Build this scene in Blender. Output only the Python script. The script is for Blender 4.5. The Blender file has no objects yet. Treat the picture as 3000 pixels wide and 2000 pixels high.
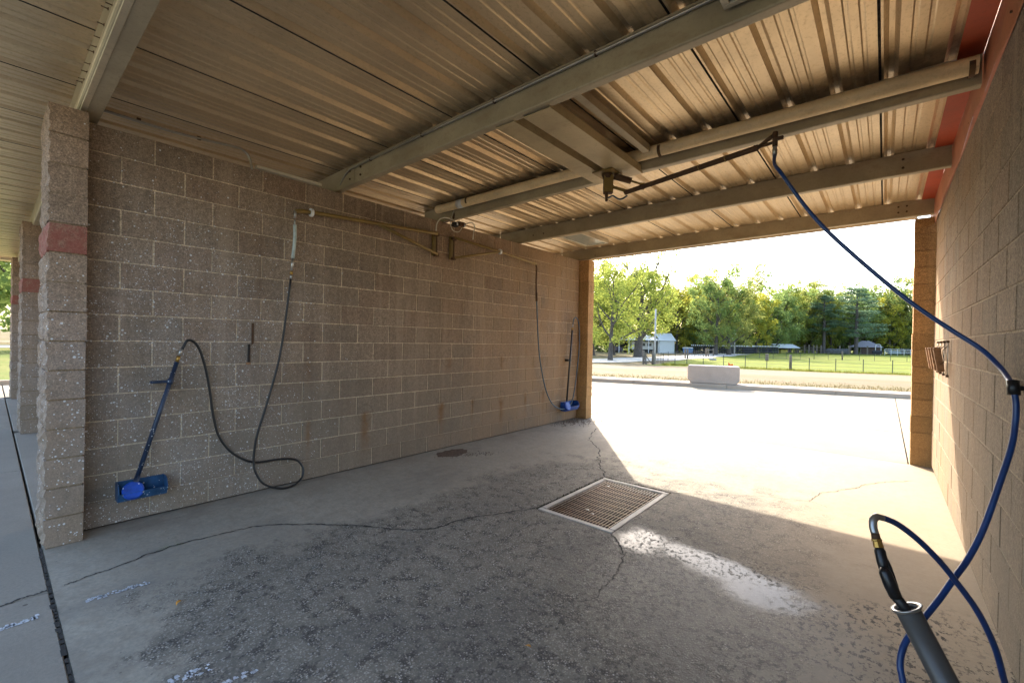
import bpy, math, random
import numpy as np
from mathutils import Vector, Matrix
random.seed(7)
rng = np.random.default_rng(11)
S = bpy.context.scene
COL = S.collection
PI = math.pi

# ------------------------------------------------------------------ camera, world, sun, exposure
CAM_H = 1.4975
F_PX, YAW, PITCH, ROLL = 1294.48, 0.700869, -0.0050224, 0.0199813
fwd = Vector((-math.sin(YAW) * math.cos(PITCH), math.cos(YAW) * math.cos(PITCH), math.sin(PITCH)))
rgt = Vector((math.cos(YAW), math.sin(YAW), 0))
upv = rgt.cross(fwd)
r2 = rgt * math.cos(ROLL) + upv * math.sin(ROLL)
u2 = -rgt * math.sin(ROLL) + upv * math.cos(ROLL)
cam = bpy.data.cameras.new('camera')
cam.sensor_width = 36.0
cam.lens = 36.0 * F_PX / 3000.0
cam.clip_start = 0.02
cam.clip_end = 3000
co = bpy.data.objects.new('camera', cam)
COL.objects.link(co)
M3 = Matrix((r2, u2, -fwd)).transposed()
co.matrix_world = Matrix.Translation((0, 0, CAM_H)) @ M3.to_4x4()
S.camera = co

SUN_EL = math.radians(33.3)
sun_dir = Vector((-0.60, 0.80, 0)).normalized() * math.cos(SUN_EL) + Vector((0, 0, math.sin(SUN_EL)))
W = bpy.data.worlds.new('World')
S.world = W
W.use_nodes = True
wn = W.node_tree.nodes
wl = W.node_tree.links
for n in list(wn):
    wn.remove(n)
sky = wn.new('ShaderNodeTexSky')
sky.sky_type = 'NISHITA'
sky.sun_disc = False
sky.sun_elevation = SUN_EL
sky.sun_rotation = math.atan2(sun_dir.x, sun_dir.y)
sky.air_density = 1.0
sky.dust_density = 2.5
sky.ozone_density = 1.0
bg = wn.new('ShaderNodeBackground')
bg.inputs['Strength'].default_value = 0.15
wo = wn.new('ShaderNodeOutputWorld')
wl.new(sky.outputs[0], bg.inputs['Color'])
wl.new(bg.outputs[0], wo.inputs['Surface'])

sl = bpy.data.lights.new('sun', 'SUN')
sl.energy = 2.2
sl.angle = math.radians(0.5)
sl.color = (1.0, 0.885, 0.72)
so = bpy.data.objects.new('sun', sl)
so.rotation_euler = sun_dir.to_track_quat('Z', 'Y').to_euler()
so.location = (0, 0, 30)
COL.objects.link(so)

S.view_settings.view_transform = 'Standard'
S.view_settings.look = 'None'
S.view_settings.exposure = 2.52
S.view_settings.gamma = 1.0
S.view_settings.use_curve_mapping = False
S.cycles.max_bounces = 10
S.cycles.diffuse_bounces = 7
S.cycles.use_denoising = True

# ------------------------------------------------------------------ helpers: objects
def tag(o, label=None, cat=None, group=None, kind=None):
    if label: o['label'] = label
    if cat: o['category'] = cat
    if group: o['group'] = group
    if kind: o['kind'] = kind
    return o

def empty(name, loc=(0, 0, 0), rz=0.0, label=None, cat=None, group=None, kind=None):
    o = bpy.data.objects.new(name, None)
    o.empty_display_size = 0.1
    o.location = loc
    o.rotation_euler = (0, 0, rz)
    COL.objects.link(o)
    return tag(o, label, cat, group, kind)

def link(name, mesh, parent=None, loc=None, rot=None):
    o = bpy.data.objects.new(name, mesh)
    COL.objects.link(o)
    if loc is not None: o.location = loc
    if rot is not None: o.rotation_euler = rot
    if parent is not None: o.parent = parent
    return o

class MB:
    """collects faces for one mesh"""
    def __init__(self):
        self.v = []; self.f = []; self.m = []
    def add(self, vs, fs, mi=0):
        b = len(self.v)
        self.v += [tuple(p) for p in vs]
        self.f += [tuple(i + b for i in f) for f in fs]
        self.m += [mi] * len(fs)
        return self
    def box(self, x0, x1, y0, y1, z0, z1, mi=0):
        vs = [(x0, y0, z0), (x1, y0, z0), (x1, y1, z0), (x0, y1, z0), (x0, y0, z1), (x1, y0, z1), (x1, y1, z1), (x0, y1, z1)]
        return self.add(vs, [(0, 3, 2, 1), (4, 5, 6, 7), (0, 1, 5, 4), (1, 2, 6, 5), (2, 3, 7, 6), (3, 0, 4, 7)], mi)
    def cbox(self, x0, x1, y0, y1, z0, z1, c=0.005, mi=0):
        """box with all edges chamfered"""
        vs = []; idx = {}
        X = (x0, x1); Y = (y0, y1); Z = (z0, z1)
        for i in (0, 1):
            for j in (0, 1):
                for k in (0, 1):
                    sx, sy, sz = (1 - 2 * i) * c, (1 - 2 * j) * c, (1 - 2 * k) * c
                    for a in range(3):
                        p = [X[i], Y[j], Z[k]]
                        if a != 0: p[0] += sx
                        if a != 1: p[1] += sy
                        if a != 2: p[2] += sz
                        idx[(i, j, k, a)] = len(vs); vs.append(p)
        g = lambda i, j, k, a: idx[(i, j, k, a)]
        fs = []
        for i in (0, 1):
            q = [g(i, 0, 0, 0), g(i, 1, 0, 0), g(i, 1, 1, 0), g(i, 0, 1, 0)]
            fs.append(q if i else q[::-1])
            q = [g(0, i, 0, 1), g(0, i, 1, 1), g(1, i, 1, 1), g(1, i, 0, 1)]
            fs.append(q if i else q[::-1])
            q = [g(0, 0, i, 2), g(1, 0, i, 2), g(1, 1, i, 2), g(0, 1, i, 2)]
            fs.append(q if i else q[::-1])
        for i in (0, 1):
            for j in (0, 1):
                fs.append([g(i, j, 0, 0), g(i, j, 1, 0), g(i, j, 1, 1), g(i, j, 0, 1)])
                fs.append([g(i, 0, j, 0), g(i, 1, j, 0), g(i, 1, j, 2), g(i, 0, j, 2)])
                fs.append([g(0, i, j, 1), g(1, i, j, 1), g(1, i, j, 2), g(0, i, j, 2)])
        for i in (0, 1):
            for j in (0, 1):
                for k in (0, 1):
                    fs.append([g(i, j, k, 0), g(i, j, k, 1), g(i, j, k, 2)])
        return self.add(vs, fs, mi)
    def prism(self, poly, axis, a0, a1, mi=0, shear=None):
        """extrude a 2D polygon; axis 'x': poly=(y,z); 'y': poly=(x,z); 'z': poly=(x,y)"""
        n = len(poly); vs = []
        for a in (a0, a1):
            for p in poly:
                if axis == 'x': q = [a, p[0], p[1]]
                elif axis == 'y': q = [p[0], a, p[1]]
                else: q = [p[0], p[1], a]
                if shear: q[2] += shear(q)
                vs.append(q)
        fs = [(i, (i + 1) % n, n + (i + 1) % n, n + i) for i in range(n)]
        fs += [tuple(range(n))[::-1], tuple(range(n, 2 * n))]
        return self.add(vs, fs, mi)
    def tube(self, pts, r, n=8, mi=0, caps=True):
        pts = [Vector(p) for p in pts]
        rr = r if isinstance(r, (list, tuple)) else [r] * len(pts)
        t0 = (pts[1] - pts[0]).normalized()
        ref = Vector((0, 0, 1)) if abs(t0.z) < 0.9 else Vector((1, 0, 0))
        nrm = t0.cross(ref).normalized()
        vs = []; fs = []
        for i, p in enumerate(pts):
            if i == 0: t = pts[1] - pts[0]
            elif i == len(pts) - 1: t = pts[-1] - pts[-2]
            else: t = pts[i + 1] - pts[i - 1]
            t.normalize()
            nrm = (nrm - t * nrm.dot(t)).normalized()
            b = t.cross(nrm)
            for k in range(n):
                a = 2 * PI * k / n
                vs.append(p + (nrm * math.cos(a) + b * math.sin(a)) * rr[i])
        for i in range(len(pts) - 1):
            for k in range(n):
                k2 = (k + 1) % n
                fs.append((i * n + k, i * n + k2, (i + 1) * n + k2, (i + 1) * n + k))
        if caps:
            fs.append(tuple(range(n))[::-1])
            fs.append(tuple((len(pts) - 1) * n + k for k in range(n)))
        return self.add(vs, fs, mi)
    def mesh(self, name, mats, smooth=False, fix=True):
        me = bpy.data.meshes.new(name)
        me.from_pydata(self.v, [], self.f)
        if not isinstance(mats, (list, tuple)): mats = [mats]
        for m in mats: me.materials.append(m)
        if len(mats) > 1: me.polygons.foreach_set('material_index', self.m)
        if smooth: me.polygons.foreach_set('use_smooth', [True] * len(self.f))
        if fix:
            import bmesh
            bm = bmesh.new(); bm.from_mesh(me)
            bmesh.ops.recalc_face_normals(bm, faces=bm.faces)
            bm.to_mesh(me); bm.free()
        me.update()
        return me
    def obj(self, name, mats, parent=None, smooth=False, loc=None, rot=None, fix=True):
        return link(name, self.mesh(name, mats, smooth, fix), parent, loc, rot)

def spline(pts, sub=6):
    """catmull-rom through points"""
    P = [Vector(p) for p in pts]
    P = [P[0] * 2 - P[1]] + P + [P[-1] * 2 - P[-2]]
    out = []
    for i in range(1, len(P) - 2):
        a, b, c, d = P[i - 1:i + 3]
        for k in range(sub):
            t = k / sub
            out.append(0.5 * ((2 * b) + (c - a) * t + (2 * a - 5 * b + 4 * c - d) * t * t + (3 * b - a - 3 * c + d) * t ** 3))
    out.append(P[-2])
    return out

def copy_tree(o, parent=None):
    c = o.copy(); COL.objects.link(c)
    if parent is not None: c.parent = parent
    for ch in list(o.children): copy_tree(ch, c)
    return c

# ------------------------------------------------------------------ helpers: materials
class NT:
    def __init__(self, name):
        self.mat = bpy.data.materials.new(name); self.mat.use_nodes = True
        self.t = self.mat.node_tree; self.n = self.t.nodes; self.l = self.t.links
        for x in list(self.n): self.n.remove(x)
        self.out = self.n.new('ShaderNodeOutputMaterial')
        self.bs = self.n.new('ShaderNodeBsdfPrincipled')
        self.l.new(self.bs.outputs[0], self.out.inputs[0])
        self._pos = None
    def set(self, sock, v):
        if isinstance(v, bpy.types.NodeSocket): self.l.new(v, sock)
        elif isinstance(v, (tuple, list)) and len(v) == 3 and sock.type == 'RGBA': sock.default_value = (*v, 1)
        else: sock.default_value = v
    def pos(self):
        if self._pos is None: self._pos = self.n.new('ShaderNodeNewGeometry').outputs['Position']
        return self._pos
    def obj(self): return self.n.new('ShaderNodeTexCoord').outputs['Object']
    def xyz(self, v=None):
        s = self.n.new('ShaderNodeSeparateXYZ'); self.l.new(v or self.pos(), s.inputs[0]); return s.outputs
    def scale(self, v, s):
        m = self.n.new('ShaderNodeMapping'); self.l.new(v, m.inputs['Vector']); m.inputs['Scale'].default_value = s; return m.outputs[0]
    def math(self, op, a, b=0.0, c=None, clamp=False):
        m = self.n.new('ShaderNodeMath'); m.operation = op; m.use_clamp = clamp
        self.set(m.inputs[0], a); self.set(m.inputs[1], b)
        if c is not None: self.set(m.inputs[2], c)
        return m.outputs[0]
    def sstep(self, v, a, b, lo=0.0, hi=1.0):
        m = self.n.new('ShaderNodeMapRange'); m.interpolation_type = 'SMOOTHSTEP'
        self.set(m.inputs['Value'], v); m.inputs['From Min'].default_value = a; m.inputs['From Max'].default_value = b
        m.inputs['To Min'].default_value = lo; m.inputs['To Max'].default_value = hi
        return m.outputs[0]
    def noise(self, scale, detail=3, rough=0.5, v=None, dist=0.0):
        m = self.n.new('ShaderNodeTexNoise'); self.l.new(v or self.pos(), m.inputs['Vector'])
        m.inputs['Scale'].default_value = scale; m.inputs['Detail'].default_value = detail; m.inputs['Roughness'].default_value = rough
        m.inputs['Distortion'].default_value = dist
        return m.outputs['Fac']
    def voro(self, scale, v=None, feature='F1', rand=1.0, out='Distance'):
        m = self.n.new('ShaderNodeTexVoronoi'); m.feature = feature; self.l.new(v or self.pos(), m.inputs['Vector'])
        m.inputs['Scale'].default_value = scale; m.inputs['Randomness'].default_value = rand
        return m.outputs[out]
    def mix(self, f, a, b, blend='MIX'):
        m = self.n.new('ShaderNodeMix'); m.data_type = 'RGBA'; m.blend_type = blend; m.clamp_factor = True
        self.set(m.inputs[0], f); self.set(m.inputs[6], a); self.set(m.inputs[7], b)
        return m.outputs[2]
    def fmix(self, f, a, b):
        m = self.n.new('ShaderNodeMix'); m.data_type = 'FLOAT'
        self.set(m.inputs[0], f); self.set(m.inputs[2], a); self.set(m.inputs[3], b)
        return m.outputs[0]
    def ramp(self, f, stops):
        m = self.n.new('ShaderNodeValToRGB'); self.set(m.inputs[0], f)
        e = m.color_ramp.elements
        while len(e) < len(stops): e.new(0.5)
        for i, (p, c) in enumerate(stops):
            e[i].position = p; e[i].color = (*c, 1) if len(c) == 3 else c
        return m.outputs[0]
    def rnd(self): return self.n.new('ShaderNodeObjectInfo').outputs['Random']
    def bump(self, h, strength=0.3, dist=0.01, normal=None):
        m = self.n.new('ShaderNodeBump'); self.set(m.inputs['Height'], h)
        m.inputs['Strength'].default_value = strength; m.inputs['Distance'].default_value = dist
        if normal is not None: self.l.new(normal, m.inputs['Normal'])
        return m.outputs[0]
    def done(self, color=None, rough=0.8, metal=0.0, normal=None, spec=None):
        if color is not None: self.set(self.bs.inputs['Base Color'], color)
        self.set(self.bs.inputs['Roughness'], rough)
        self.set(self.bs.inputs['Metallic'], metal)
        if spec is not None: self.set(self.bs.inputs['Specular IOR Level'], spec)
        if normal is not None: self.l.new(normal, self.bs.inputs['Normal'])
        return self.mat

def hue(c, f): return tuple(x * f for x in c)

def simple(name, c, rough=0.7, metal=0.0, var=0.25, scale=12.0, bump=0.0, spec=None):
    t = NT(name)
    n = t.noise(scale, 5, 0.6)
    col = t.mix(t.sstep(n, 0.3, 0.7), hue(c, 1 - var), hue(c, 1 + var * 0.6))
    nm = t.bump(t.noise(scale * 6, 3), bump, 0.004) if bump else None
    return t.done(col, rough, metal, nm, spec)

def streak_mask(t, Y, Z, y0, ztop, length, w):
    a = t.math('ABSOLUTE', t.math('SUBTRACT', Y, y0))
    my = t.sstep(a, 0.0, w * 1.15, 1.0, 0.0)
    mz = t.math('MULTIPLY', t.sstep(Z, ztop - length * 1.3, ztop - length * 0.1), t.sstep(Z, ztop - 0.01, ztop + 0.03, 1.0, 0.0))
    return t.math('MULTIPLY', my, mz)

def cmu_material(name, base, stains=(), splat=None, mortar=False, red=False, sat=0.0, calm=False):
    t = NT(name)
    p = t.pos(); X, Y, Z = t.xyz()
    big = t.noise(0.55, 4, 0.6)
    med = t.noise(4.0, 4, 0.6)
    fine = t.noise(85.0, 4, 0.85)
    cell = t.voro(190.0, out='Color')
    sx = t.xyz(cell)
    r = t.rnd()
    if mortar:
        col = t.mix(t.sstep(med, 0.3, 0.7), hue(base, 0.85), hue(base, 1.12))
    elif calm:
        col = t.mix(r, hue(base, 0.80), hue(base, 1.10))
        col = t.mix(t.math('MULTIPLY', t.sstep(med, 0.35, 0.75), 0.3), col, hue(base, 1.25))
    else:
        c1 = t.mix(r, hue(base, 0.80), (base[0] * 1.15, base[1] * 1.12, base[2] * 1.1))
        r2 = t.math('FRACT', t.math('MULTIPLY', r, 17.31))
        c1 = t.mix(t.math('MULTIPLY', t.sstep(r2, 0.45, 1.0), 0.55), c1, (base[0] * 0.92, base[1] * 0.78, base[2] * 0.72))
        col = t.mix(t.math('MULTIPLY', t.sstep(med, 0.35, 0.75), 0.28), c1, hue(base, 1.35))
    col = t.mix(t.sstep(fine, 0.36, 0.64, 0.0, 1.0), hue_mix(t, col, 0.62), hue_mix(t, col, 1.34))
    mid = t.noise(30.0, 4, 0.75)
    col = t.mix(t.sstep(mid, 0.36, 0.64, 0.0, 1.0), hue_mix(t, col, 0.80), hue_mix(t, col, 1.16))
    # dark pits and pale grit of the block aggregate
    col = t.mix(t.math('MULTIPLY', t.math('GREATER_THAN', sx[0], 0.88), 0.45), col, hue(base, 0.3))
    col = t.mix(t.math('MULTIPLY', t.math('LESS_THAN', sx[1], 0.10), 0.35), col, hue(base, 1.6))
    # water runs down the face, pale and dark
    dr = t.noise(1.0, 4, 0.65, v=t.scale(p, (7.0, 7.0, 0.35)))
    col = t.mix(t.sstep(dr, 0.52, 0.70, 0.0, 0.38), col, hue(base, 1.5))
    col = t.mix(t.sstep(dr, 0.46, 0.30, 0.0, 0.45), col, (base[0] * 0.62, base[1] * 0.55, base[2] * 0.5))
    col = t.mix(t.sstep(t.noise(1.7, 5, 0.7), 0.52, 0.72, 0.0, 0.4), col, (base[0] * 0.72, base[1] * 0.72, base[2] * 0.74))
    # greyer weathered lower courses
    low = t.sstep(t.math('ADD', Z, t.math('MULTIPLY', big, 1.2)), 0.9, 2.3, 0.55, 0.0)
    col = t.mix(low, col, (base[0] * 0.70, base[1] * 0.80, base[2] * 0.86))
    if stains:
        tan = t.math('MULTIPLY', t.sstep(Y, 2.6, 7.0, 0.0, 0.62), t.sstep(t.noise(1.3, 5, 0.7, v=t.scale(p, (1.0, 1.0, 0.6))), 0.32, 0.62))  # warm far-end light painted in as a patchy tan tint
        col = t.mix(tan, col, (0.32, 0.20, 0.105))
    for (y0, zt, ln, w, st) in stains:
        st = min(1.0, st * 1.25)
        m = t.math('MULTIPLY', streak_mask(t, t.math('ADD', Y, t.math('MULTIPLY', t.math('SUBTRACT', med, 0.5), 0.05)), Z, y0, zt, ln, w), t.math('MULTIPLY', t.sstep(t.noise(9.0, 4, 0.65), 0.3, 0.62, 0.25, 1.0), st))
        col = t.mix(m, col, (0.20, 0.105, 0.045))
        dy = t.math('SUBTRACT', Y, y0); dz = t.math('SUBTRACT', Z, zt)
        rr = t.math('SQRT', t.math('ADD', t.math('MULTIPLY', dy, dy), t.math('MULTIPLY', dz, dz)))
        rg = t.sstep(t.math('ABSOLUTE', t.math('SUBTRACT', rr, w * 1.25)), 0.0, 0.014, 0.35, 0.0)
        col = t.mix(rg, col, hue(base, 0.45))
    if splat:
        y0, y1, zc, amt = splat
        dens = t.math('MULTIPLY', t.sstep(Y, y0, y1, 1.0, 0.0), t.sstep(t.math('ABSOLUTE', t.math('SUBTRACT', Z, zc)), 0.5, 1.9, 1.0, 0.12))
        dens = t.math('MULTIPLY', dens, t.sstep(t.noise(2.2, 3, 0.6), 0.3, 0.7, 0.3, 1.1))
        col = t.mix(t.math('MULTIPLY', dens, 0.16), col, (0.40, 0.41, 0.43))
        for (sc, rad) in ((21.0, 0.13), (46.0, 0.24), (88.0, 0.36)):
            d = t.voro(sc)
            rc = t.xyz(t.voro(sc, out='Color'))
            lim = t.math('MULTIPLY', t.math('MULTIPLY', rc[0], rc[1]), rad * 1.7)
            m = t.math('MULTIPLY', t.math('LESS_THAN', d, lim), t.math('LESS_THAN', rc[2], t.math('MULTIPLY', dens, 1.15 * amt)))
            col = t.mix(t.math('MULTIPLY', m, 0.85), col, (0.62, 0.62, 0.62))
    if red:
        col = t.mix(t.sstep(t.noise(13.0, 5, 0.75), 0.28, 0.60, 0.30, 0.74), col, (0.26, 0.06, 0.045))
    h = t.math('ADD', t.math('MULTIPLY', fine, 0.6), t.math('MULTIPLY', t.voro(120.0), 0.6))
    return t.done(col, 0.93, 0.0, t.bump(h, 0.4, 0.004), 0.25)

def hue_mix(t, col, f):
    m = t.n.new('ShaderNodeMix'); m.data_type = 'RGBA'; m.blend_type = 'MULTIPLY'
    m.inputs[0].default_value = 1.0
    t.set(m.inputs[6], col); m.inputs[7].default_value = (f, f, f, 1)
    return m.outputs[2]

STAINS_L = [(2.14, 0.60, 0.42, 0.035, 0.6), (2.80, 0.62, 0.48, 0.075, 0.9), (3.93, 0.62, 0.42, 0.07, 0.8), (4.52, 0.60, 0.35, 0.04, 0.7),
            (5.15, 0.60, 0.45, 0.07, 0.8), (5.75, 0.60, 0.40, 0.05, 0.7), (6.25, 0.62, 0.45, 0.05, 0.6), (2.13, 1.21, 0.25, 0.03, 0.5),
            (4.05, 1.22, 0.2, 0.09, 0.55), (5.15, 1.22, 0.3, 0.06, 0.6), (6.2, 1.22, 0.4, 0.05, 0.5)]
CMU = (0.252, 0.185, 0.130)
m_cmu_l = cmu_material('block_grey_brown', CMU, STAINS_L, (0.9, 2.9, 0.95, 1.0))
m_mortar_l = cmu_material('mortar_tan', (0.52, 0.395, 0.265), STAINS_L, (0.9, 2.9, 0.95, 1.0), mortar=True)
m_cmu_r = cmu_material('block_grey_right', (0.235, 0.185, 0.137), [(6.2, 2.5, 0.8, 0.06, 0.6), (5.2, 2.4, 0.5, 0.05, 0.3)])
m_mortar_r = cmu_material('mortar_right', (0.36, 0.285, 0.205), mortar=True)
PIER = (0.285, 0.190, 0.122)
m_pier = cmu_material('split_face_tan', PIER, (), (0.9, 2.9, 0.7, 0.3), calm=True)
m_pier_red = cmu_material('split_face_red_paint', PIER, (), None, red=True, calm=True)
m_pier_far = cmu_material('split_face_ochre_bounce', (0.44, 0.255, 0.11), calm=True)  # warm bounce light put into the far piers' ochre block and mortar
m_mortar_o = cmu_material('mortar_ochre_bounce', (0.42, 0.25, 0.12), mortar=True)
m_mortar_p = cmu_material('mortar_pier', (0.24, 0.165, 0.10), mortar=True)

def concrete_floor():
    t = NT('wash_bay_concrete')
    p = t.pos(); X, Y, Z = t.xyz()
    big = t.noise(0.8, 5, 0.62); med = t.noise(3.2, 5, 0.65); fin = t.noise(42.0, 3, 0.7)
    # exposed aggregate where wheels and water wore the paste away
    lane = t.math('MULTIPLY', t.sstep(t.math('ABSOLUTE', t.math('ADD', X, 1.75)), 0.9, 2.1, 1.0, 0.0), t.sstep(Y, 3.4, 6.2, 1.0, 0.12))
    lane = t.math('MULTIPLY', lane, t.sstep(Y, 0.25, 0.9, 0.15, 1.0))
    m15 = t.noise(17.0, 5, 0.75)
    worn = t.sstep(t.math('ADD', t.math('ADD', t.math('MULTIPLY', med, 0.75), t.math('MULTIPLY', m15, 0.42)), t.math('MULTIPLY', lane, 0.42)), 0.72, 0.86)
    paste = t.mix(t.sstep(big, 0.3, 0.7), (0.295, 0.26, 0.20), (0.40, 0.357, 0.28))
    paste = t.mix(t.sstep(med, 0.35, 0.7, 0.0, 0.5), paste, (0.23, 0.21, 0.17))
    paste = t.mix(t.sstep(fin, 0.35, 0.65, 0.0, 0.35), paste, (0.15, 0.145, 0.135))
    paste = t.mix(t.sstep(t.noise(12.0, 5, 0.7), 0.42, 0.66, 0.0, 0.45), paste, (0.215, 0.18, 0.135))
    paste = t.mix(t.sstep(t.noise(1.4, 5, 0.7, v=t.scale(p, (1.0, 0.4, 1.0))), 0.48, 0.66, 0.0, 0.5), paste, (0.17, 0.155, 0.135))
    chips = t.math('LESS_THAN', t.voro(26.0), t.math('MULTIPLY', t.xyz(t.voro(26.0, out='Color'))[0], 0.13))
    paste = t.mix(t.math('MULTIPLY', chips, 0.6), paste, (0.09, 0.08, 0.07))
    vc = t.voro(105.0, out='Color'); vd = t.voro(105.0)
    cx = t.xyz(vc)
    stone = t.ramp(cx[0], [(0.0, (0.022, 0.022, 0.020)), (0.30, (0.125, 0.108, 0.085)), (0.60, (0.29, 0.25, 0.19)), (0.85, (0.42, 0.385, 0.325)), (1.0, (0.52, 0.50, 0.47))])
    grout = (0.075, 0.067, 0.055)
    agg = t.mix(t.sstep(vd, 0.36, 0.58), stone, grout)
    agg = t.mix(t.sstep(m15, 0.40, 0.62), hue_mix(t, agg, 0.62), hue_mix(t, agg, 1.25))
    v2 = t.voro(52.0); c2 = t.xyz(t.voro(52.0, out='Color'))
    bigst = t.math('MULTIPLY', t.math('LESS_THAN', v2, 0.36), t.math('GREATER_THAN', c2[0], 0.72))
    agg = t.mix(bigst, agg, t.mix(c2[1], (0.09, 0.08, 0.075), (0.30, 0.28, 0.25)))
    # rougher broken patches
    patch = t.sstep(t.noise(9.0, 4, 0.7), 0.48, 0.60)
    w2 = t.math('MULTIPLY', worn, t.fmix(0.5, 1.0, patch))
    col = t.mix(t.math('MULTIPLY', w2, 0.92), paste, agg)
    # dark drip and oil staining
    oil = t.math('MULTIPLY', t.sstep(t.noise(1.6, 4, 0.6, v=t.scale(p, (1.0, 0.7, 1))), 0.44, 0.62), t.sstep(t.math('ABSOLUTE', t.math('ADD', X, 1.4)), 0.5, 2.2, 0.30, 0.0))
    oil = t.math('MULTIPLY', oil, t.sstep(Y, 3.6, 5.2, 1.0, 0.1))
    col = t.mix(oil, col, (0.05, 0.05, 0.052))
    # rust-brown run along the left wall foot, pale film by the front joint
    foot = t.math('MULTIPLY', t.sstep(X, -4.5, -3.9, 0.5, 0.0), t.sstep(med, 0.4, 0.65))
    col = t.mix(foot, col, (0.20, 0.155, 0.11))
    warm = t.math('MULTIPLY', t.sstep(X, -1.2, 0.1), t.sstep(Y, 2.0, 3.4, 0.15, 1.0))
    col = t.mix(t.math('MULTIPLY', warm, 0.55), col, (0.36, 0.27, 0.175))
    # crust broken away in small dark voids on the wand side
    vz = t.math('MULTIPLY', t.sstep(X, -1.9, -1.2), t.sstep(Y, 3.7, 3.2))
    vz = t.math('MULTIPLY', vz, t.sstep(t.noise(2.4, 4, 0.6), 0.36, 0.56))
    voids = t.math('MULTIPLY', t.sstep(t.noise(30.0, 5, 0.75, v=t.scale(p, (1.0, 0.75, 1.0))), 0.535, 0.565), vz)
    col = t.mix(t.math('MULTIPLY', voids, 0.9), col, (0.022, 0.02, 0.018))
    # wet run-off from the drain: smooth film, darkens and mirrors
    rx = t.math('ADD', t.math('MULTIPLY', t.math('ADD', X, 0.80), 0.985), t.math('MULTIPLY', t.math('SUBTRACT', Y, 3.16), -0.17))
    ry = t.math('ADD', t.math('MULTIPLY', t.math('SUBTRACT', Y, 3.16), 0.985), t.math('MULTIPLY', t.math('ADD', X, 0.80), 0.17))
    wob = t.math('ADD', t.math('MULTIPLY', t.math('SUBTRACT', t.noise(5.0, 4, 0.6), 0.5), 0.7), t.math('MULTIPLY', t.math('SUBTRACT', t.noise(24.0, 4, 0.7), 0.5), 0.25))
    e = t.math('SQRT', t.math('ADD', t.math('POWER', t.math('DIVIDE', rx, 0.58), 2.0), t.math('POWER', t.math('DIVIDE', ry, 0.17), 2.0)))
    e2 = t.math('SQRT', t.math('ADD', t.math('POWER', t.math('DIVIDE', t.math('ADD', X, 0.55), 0.24), 2.0), t.math('POWER', t.math('DIVIDE', t.math('SUBTRACT', Y, 3.02), 0.19), 2.0)))
    e3 = t.math('SQRT', t.math('ADD', t.math('POWER', t.math('DIVIDE', t.math('ADD', X, 1.38), 0.26), 2.0), t.math('POWER', t.math('DIVIDE', t.math('SUBTRACT', Y, 3.20), 0.30), 2.0)))
    e = t.math('MINIMUM', e, t.math('MINIMUM', e2, t.math('ADD', e3, 0.15)))
    wet = t.sstep(t.math('ADD', e, wob), 0.5, 1.25, 1.0, 0.0)
    rx2 = t.math('ADD', X, 0.25)
    damp = t.math('MULTIPLY', t.sstep(t.math('ADD', t.math('SQRT', t.math('ADD', t.math('POWER', t.math('DIVIDE', t.math('ADD', X, 0.75), 0.95), 2.0), t.math('POWER', t.math('DIVIDE', t.math('SUBTRACT', Y, 2.55), 0.75), 2.0))), wob), 0.6, 1.2, 1.0, 0.0), 0.6)
    col = t.mix(damp, col, hue_mix(t, col, 0.42))
    col = t.mix(wet, col, hue_mix(t, col, 0.32))
    isl = t.sstep(t.noise(34.0, 5, 0.75, v=t.scale(p, (0.7, 1.2, 1))), 0.61, 0.64)
    film = t.math('MULTIPLY', wet, t.math('SUBTRACT', 1.0, t.math('MAXIMUM', isl, voids)))
    rough = t.fmix(film, t.fmix(damp, 0.82, 0.5), 0.30)
    h = t.math('ADD', t.math('MULTIPLY', t.math('SUBTRACT', 1.0, vd), t.math('MULTIPLY', w2, 1.0)), t.math('MULTIPLY', fin, 0.35))
    h = t.math('ADD', h, t.math('MULTIPLY', bigst, t.math('MULTIPLY', w2, 0.6)))
    h = t.math('MULTIPLY', h, t.fmix(wet, 1.0, 0.04))
    h = t.math('SUBTRACT', h, t.math('MULTIPLY', voids, 0.8))
    return t.done(col, rough, 0.0, t.bump(h, 0.32, 0.006), t.fmix(film, 0.4, 0.22))

def concrete_apron(name, c=(0.42, 0.385, 0.335)):
    t = NT(name)
    X, Y, Z = t.xyz()
    big = t.noise(0.35, 5, 0.6); med = t.noise(2.6, 5, 0.65); fin = t.noise(60.0, 3, 0.7)
    col = t.mix(t.sstep(big, 0.3, 0.7), hue(c, 0.82), hue(c, 1.05))
    col = t.mix(t.sstep(med, 0.4, 0.75, 0.0, 0.45), col, hue(c, 0.68))
    col = t.mix(t.sstep(fin, 0.4, 0.62, 0.0, 0.3), col, hue(c, 0.6))
    brush = t.noise(6.0, 3, 0.6, v=t.scale(t.pos(), (40.0, 1.0, 1.0)))
    col = t.mix(t.sstep(brush, 0.5, 0.72, 0.0, 0.22), col, hue(c, 0.55))
    spots = t.math('LESS_THAN', t.voro(1.7), 0.018)
    col = t.mix(spots, col, (0.12, 0.10, 0.08))
    h = t.math('ADD', fin, t.math('MULTIPLY', brush, 0.6))
    return t.done(col, 0.88, 0.0, t.bump(h, 0.3, 0.004), 0.3)

m_floor = concrete_floor()
m_apron = concrete_apron('apron_concrete', (0.34, 0.28, 0.195))
m_apron_front = concrete_apron('front_apron_concrete', (0.30, 0.265, 0.215))
m_curb = concrete_apron('curb_concrete', (0.43, 0.34, 0.25))
m_crack = simple('crack_dirt', (0.028, 0.025, 0.022), 0.95)
m_joint = simple('joint_dirt_seam_shade', (0.045, 0.04, 0.036), 0.95, var=0.5, scale=30)
m_paint = simple('worn_white_paint', (0.55, 0.57, 0.60), 0.6, var=0.3, scale=60)

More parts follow.
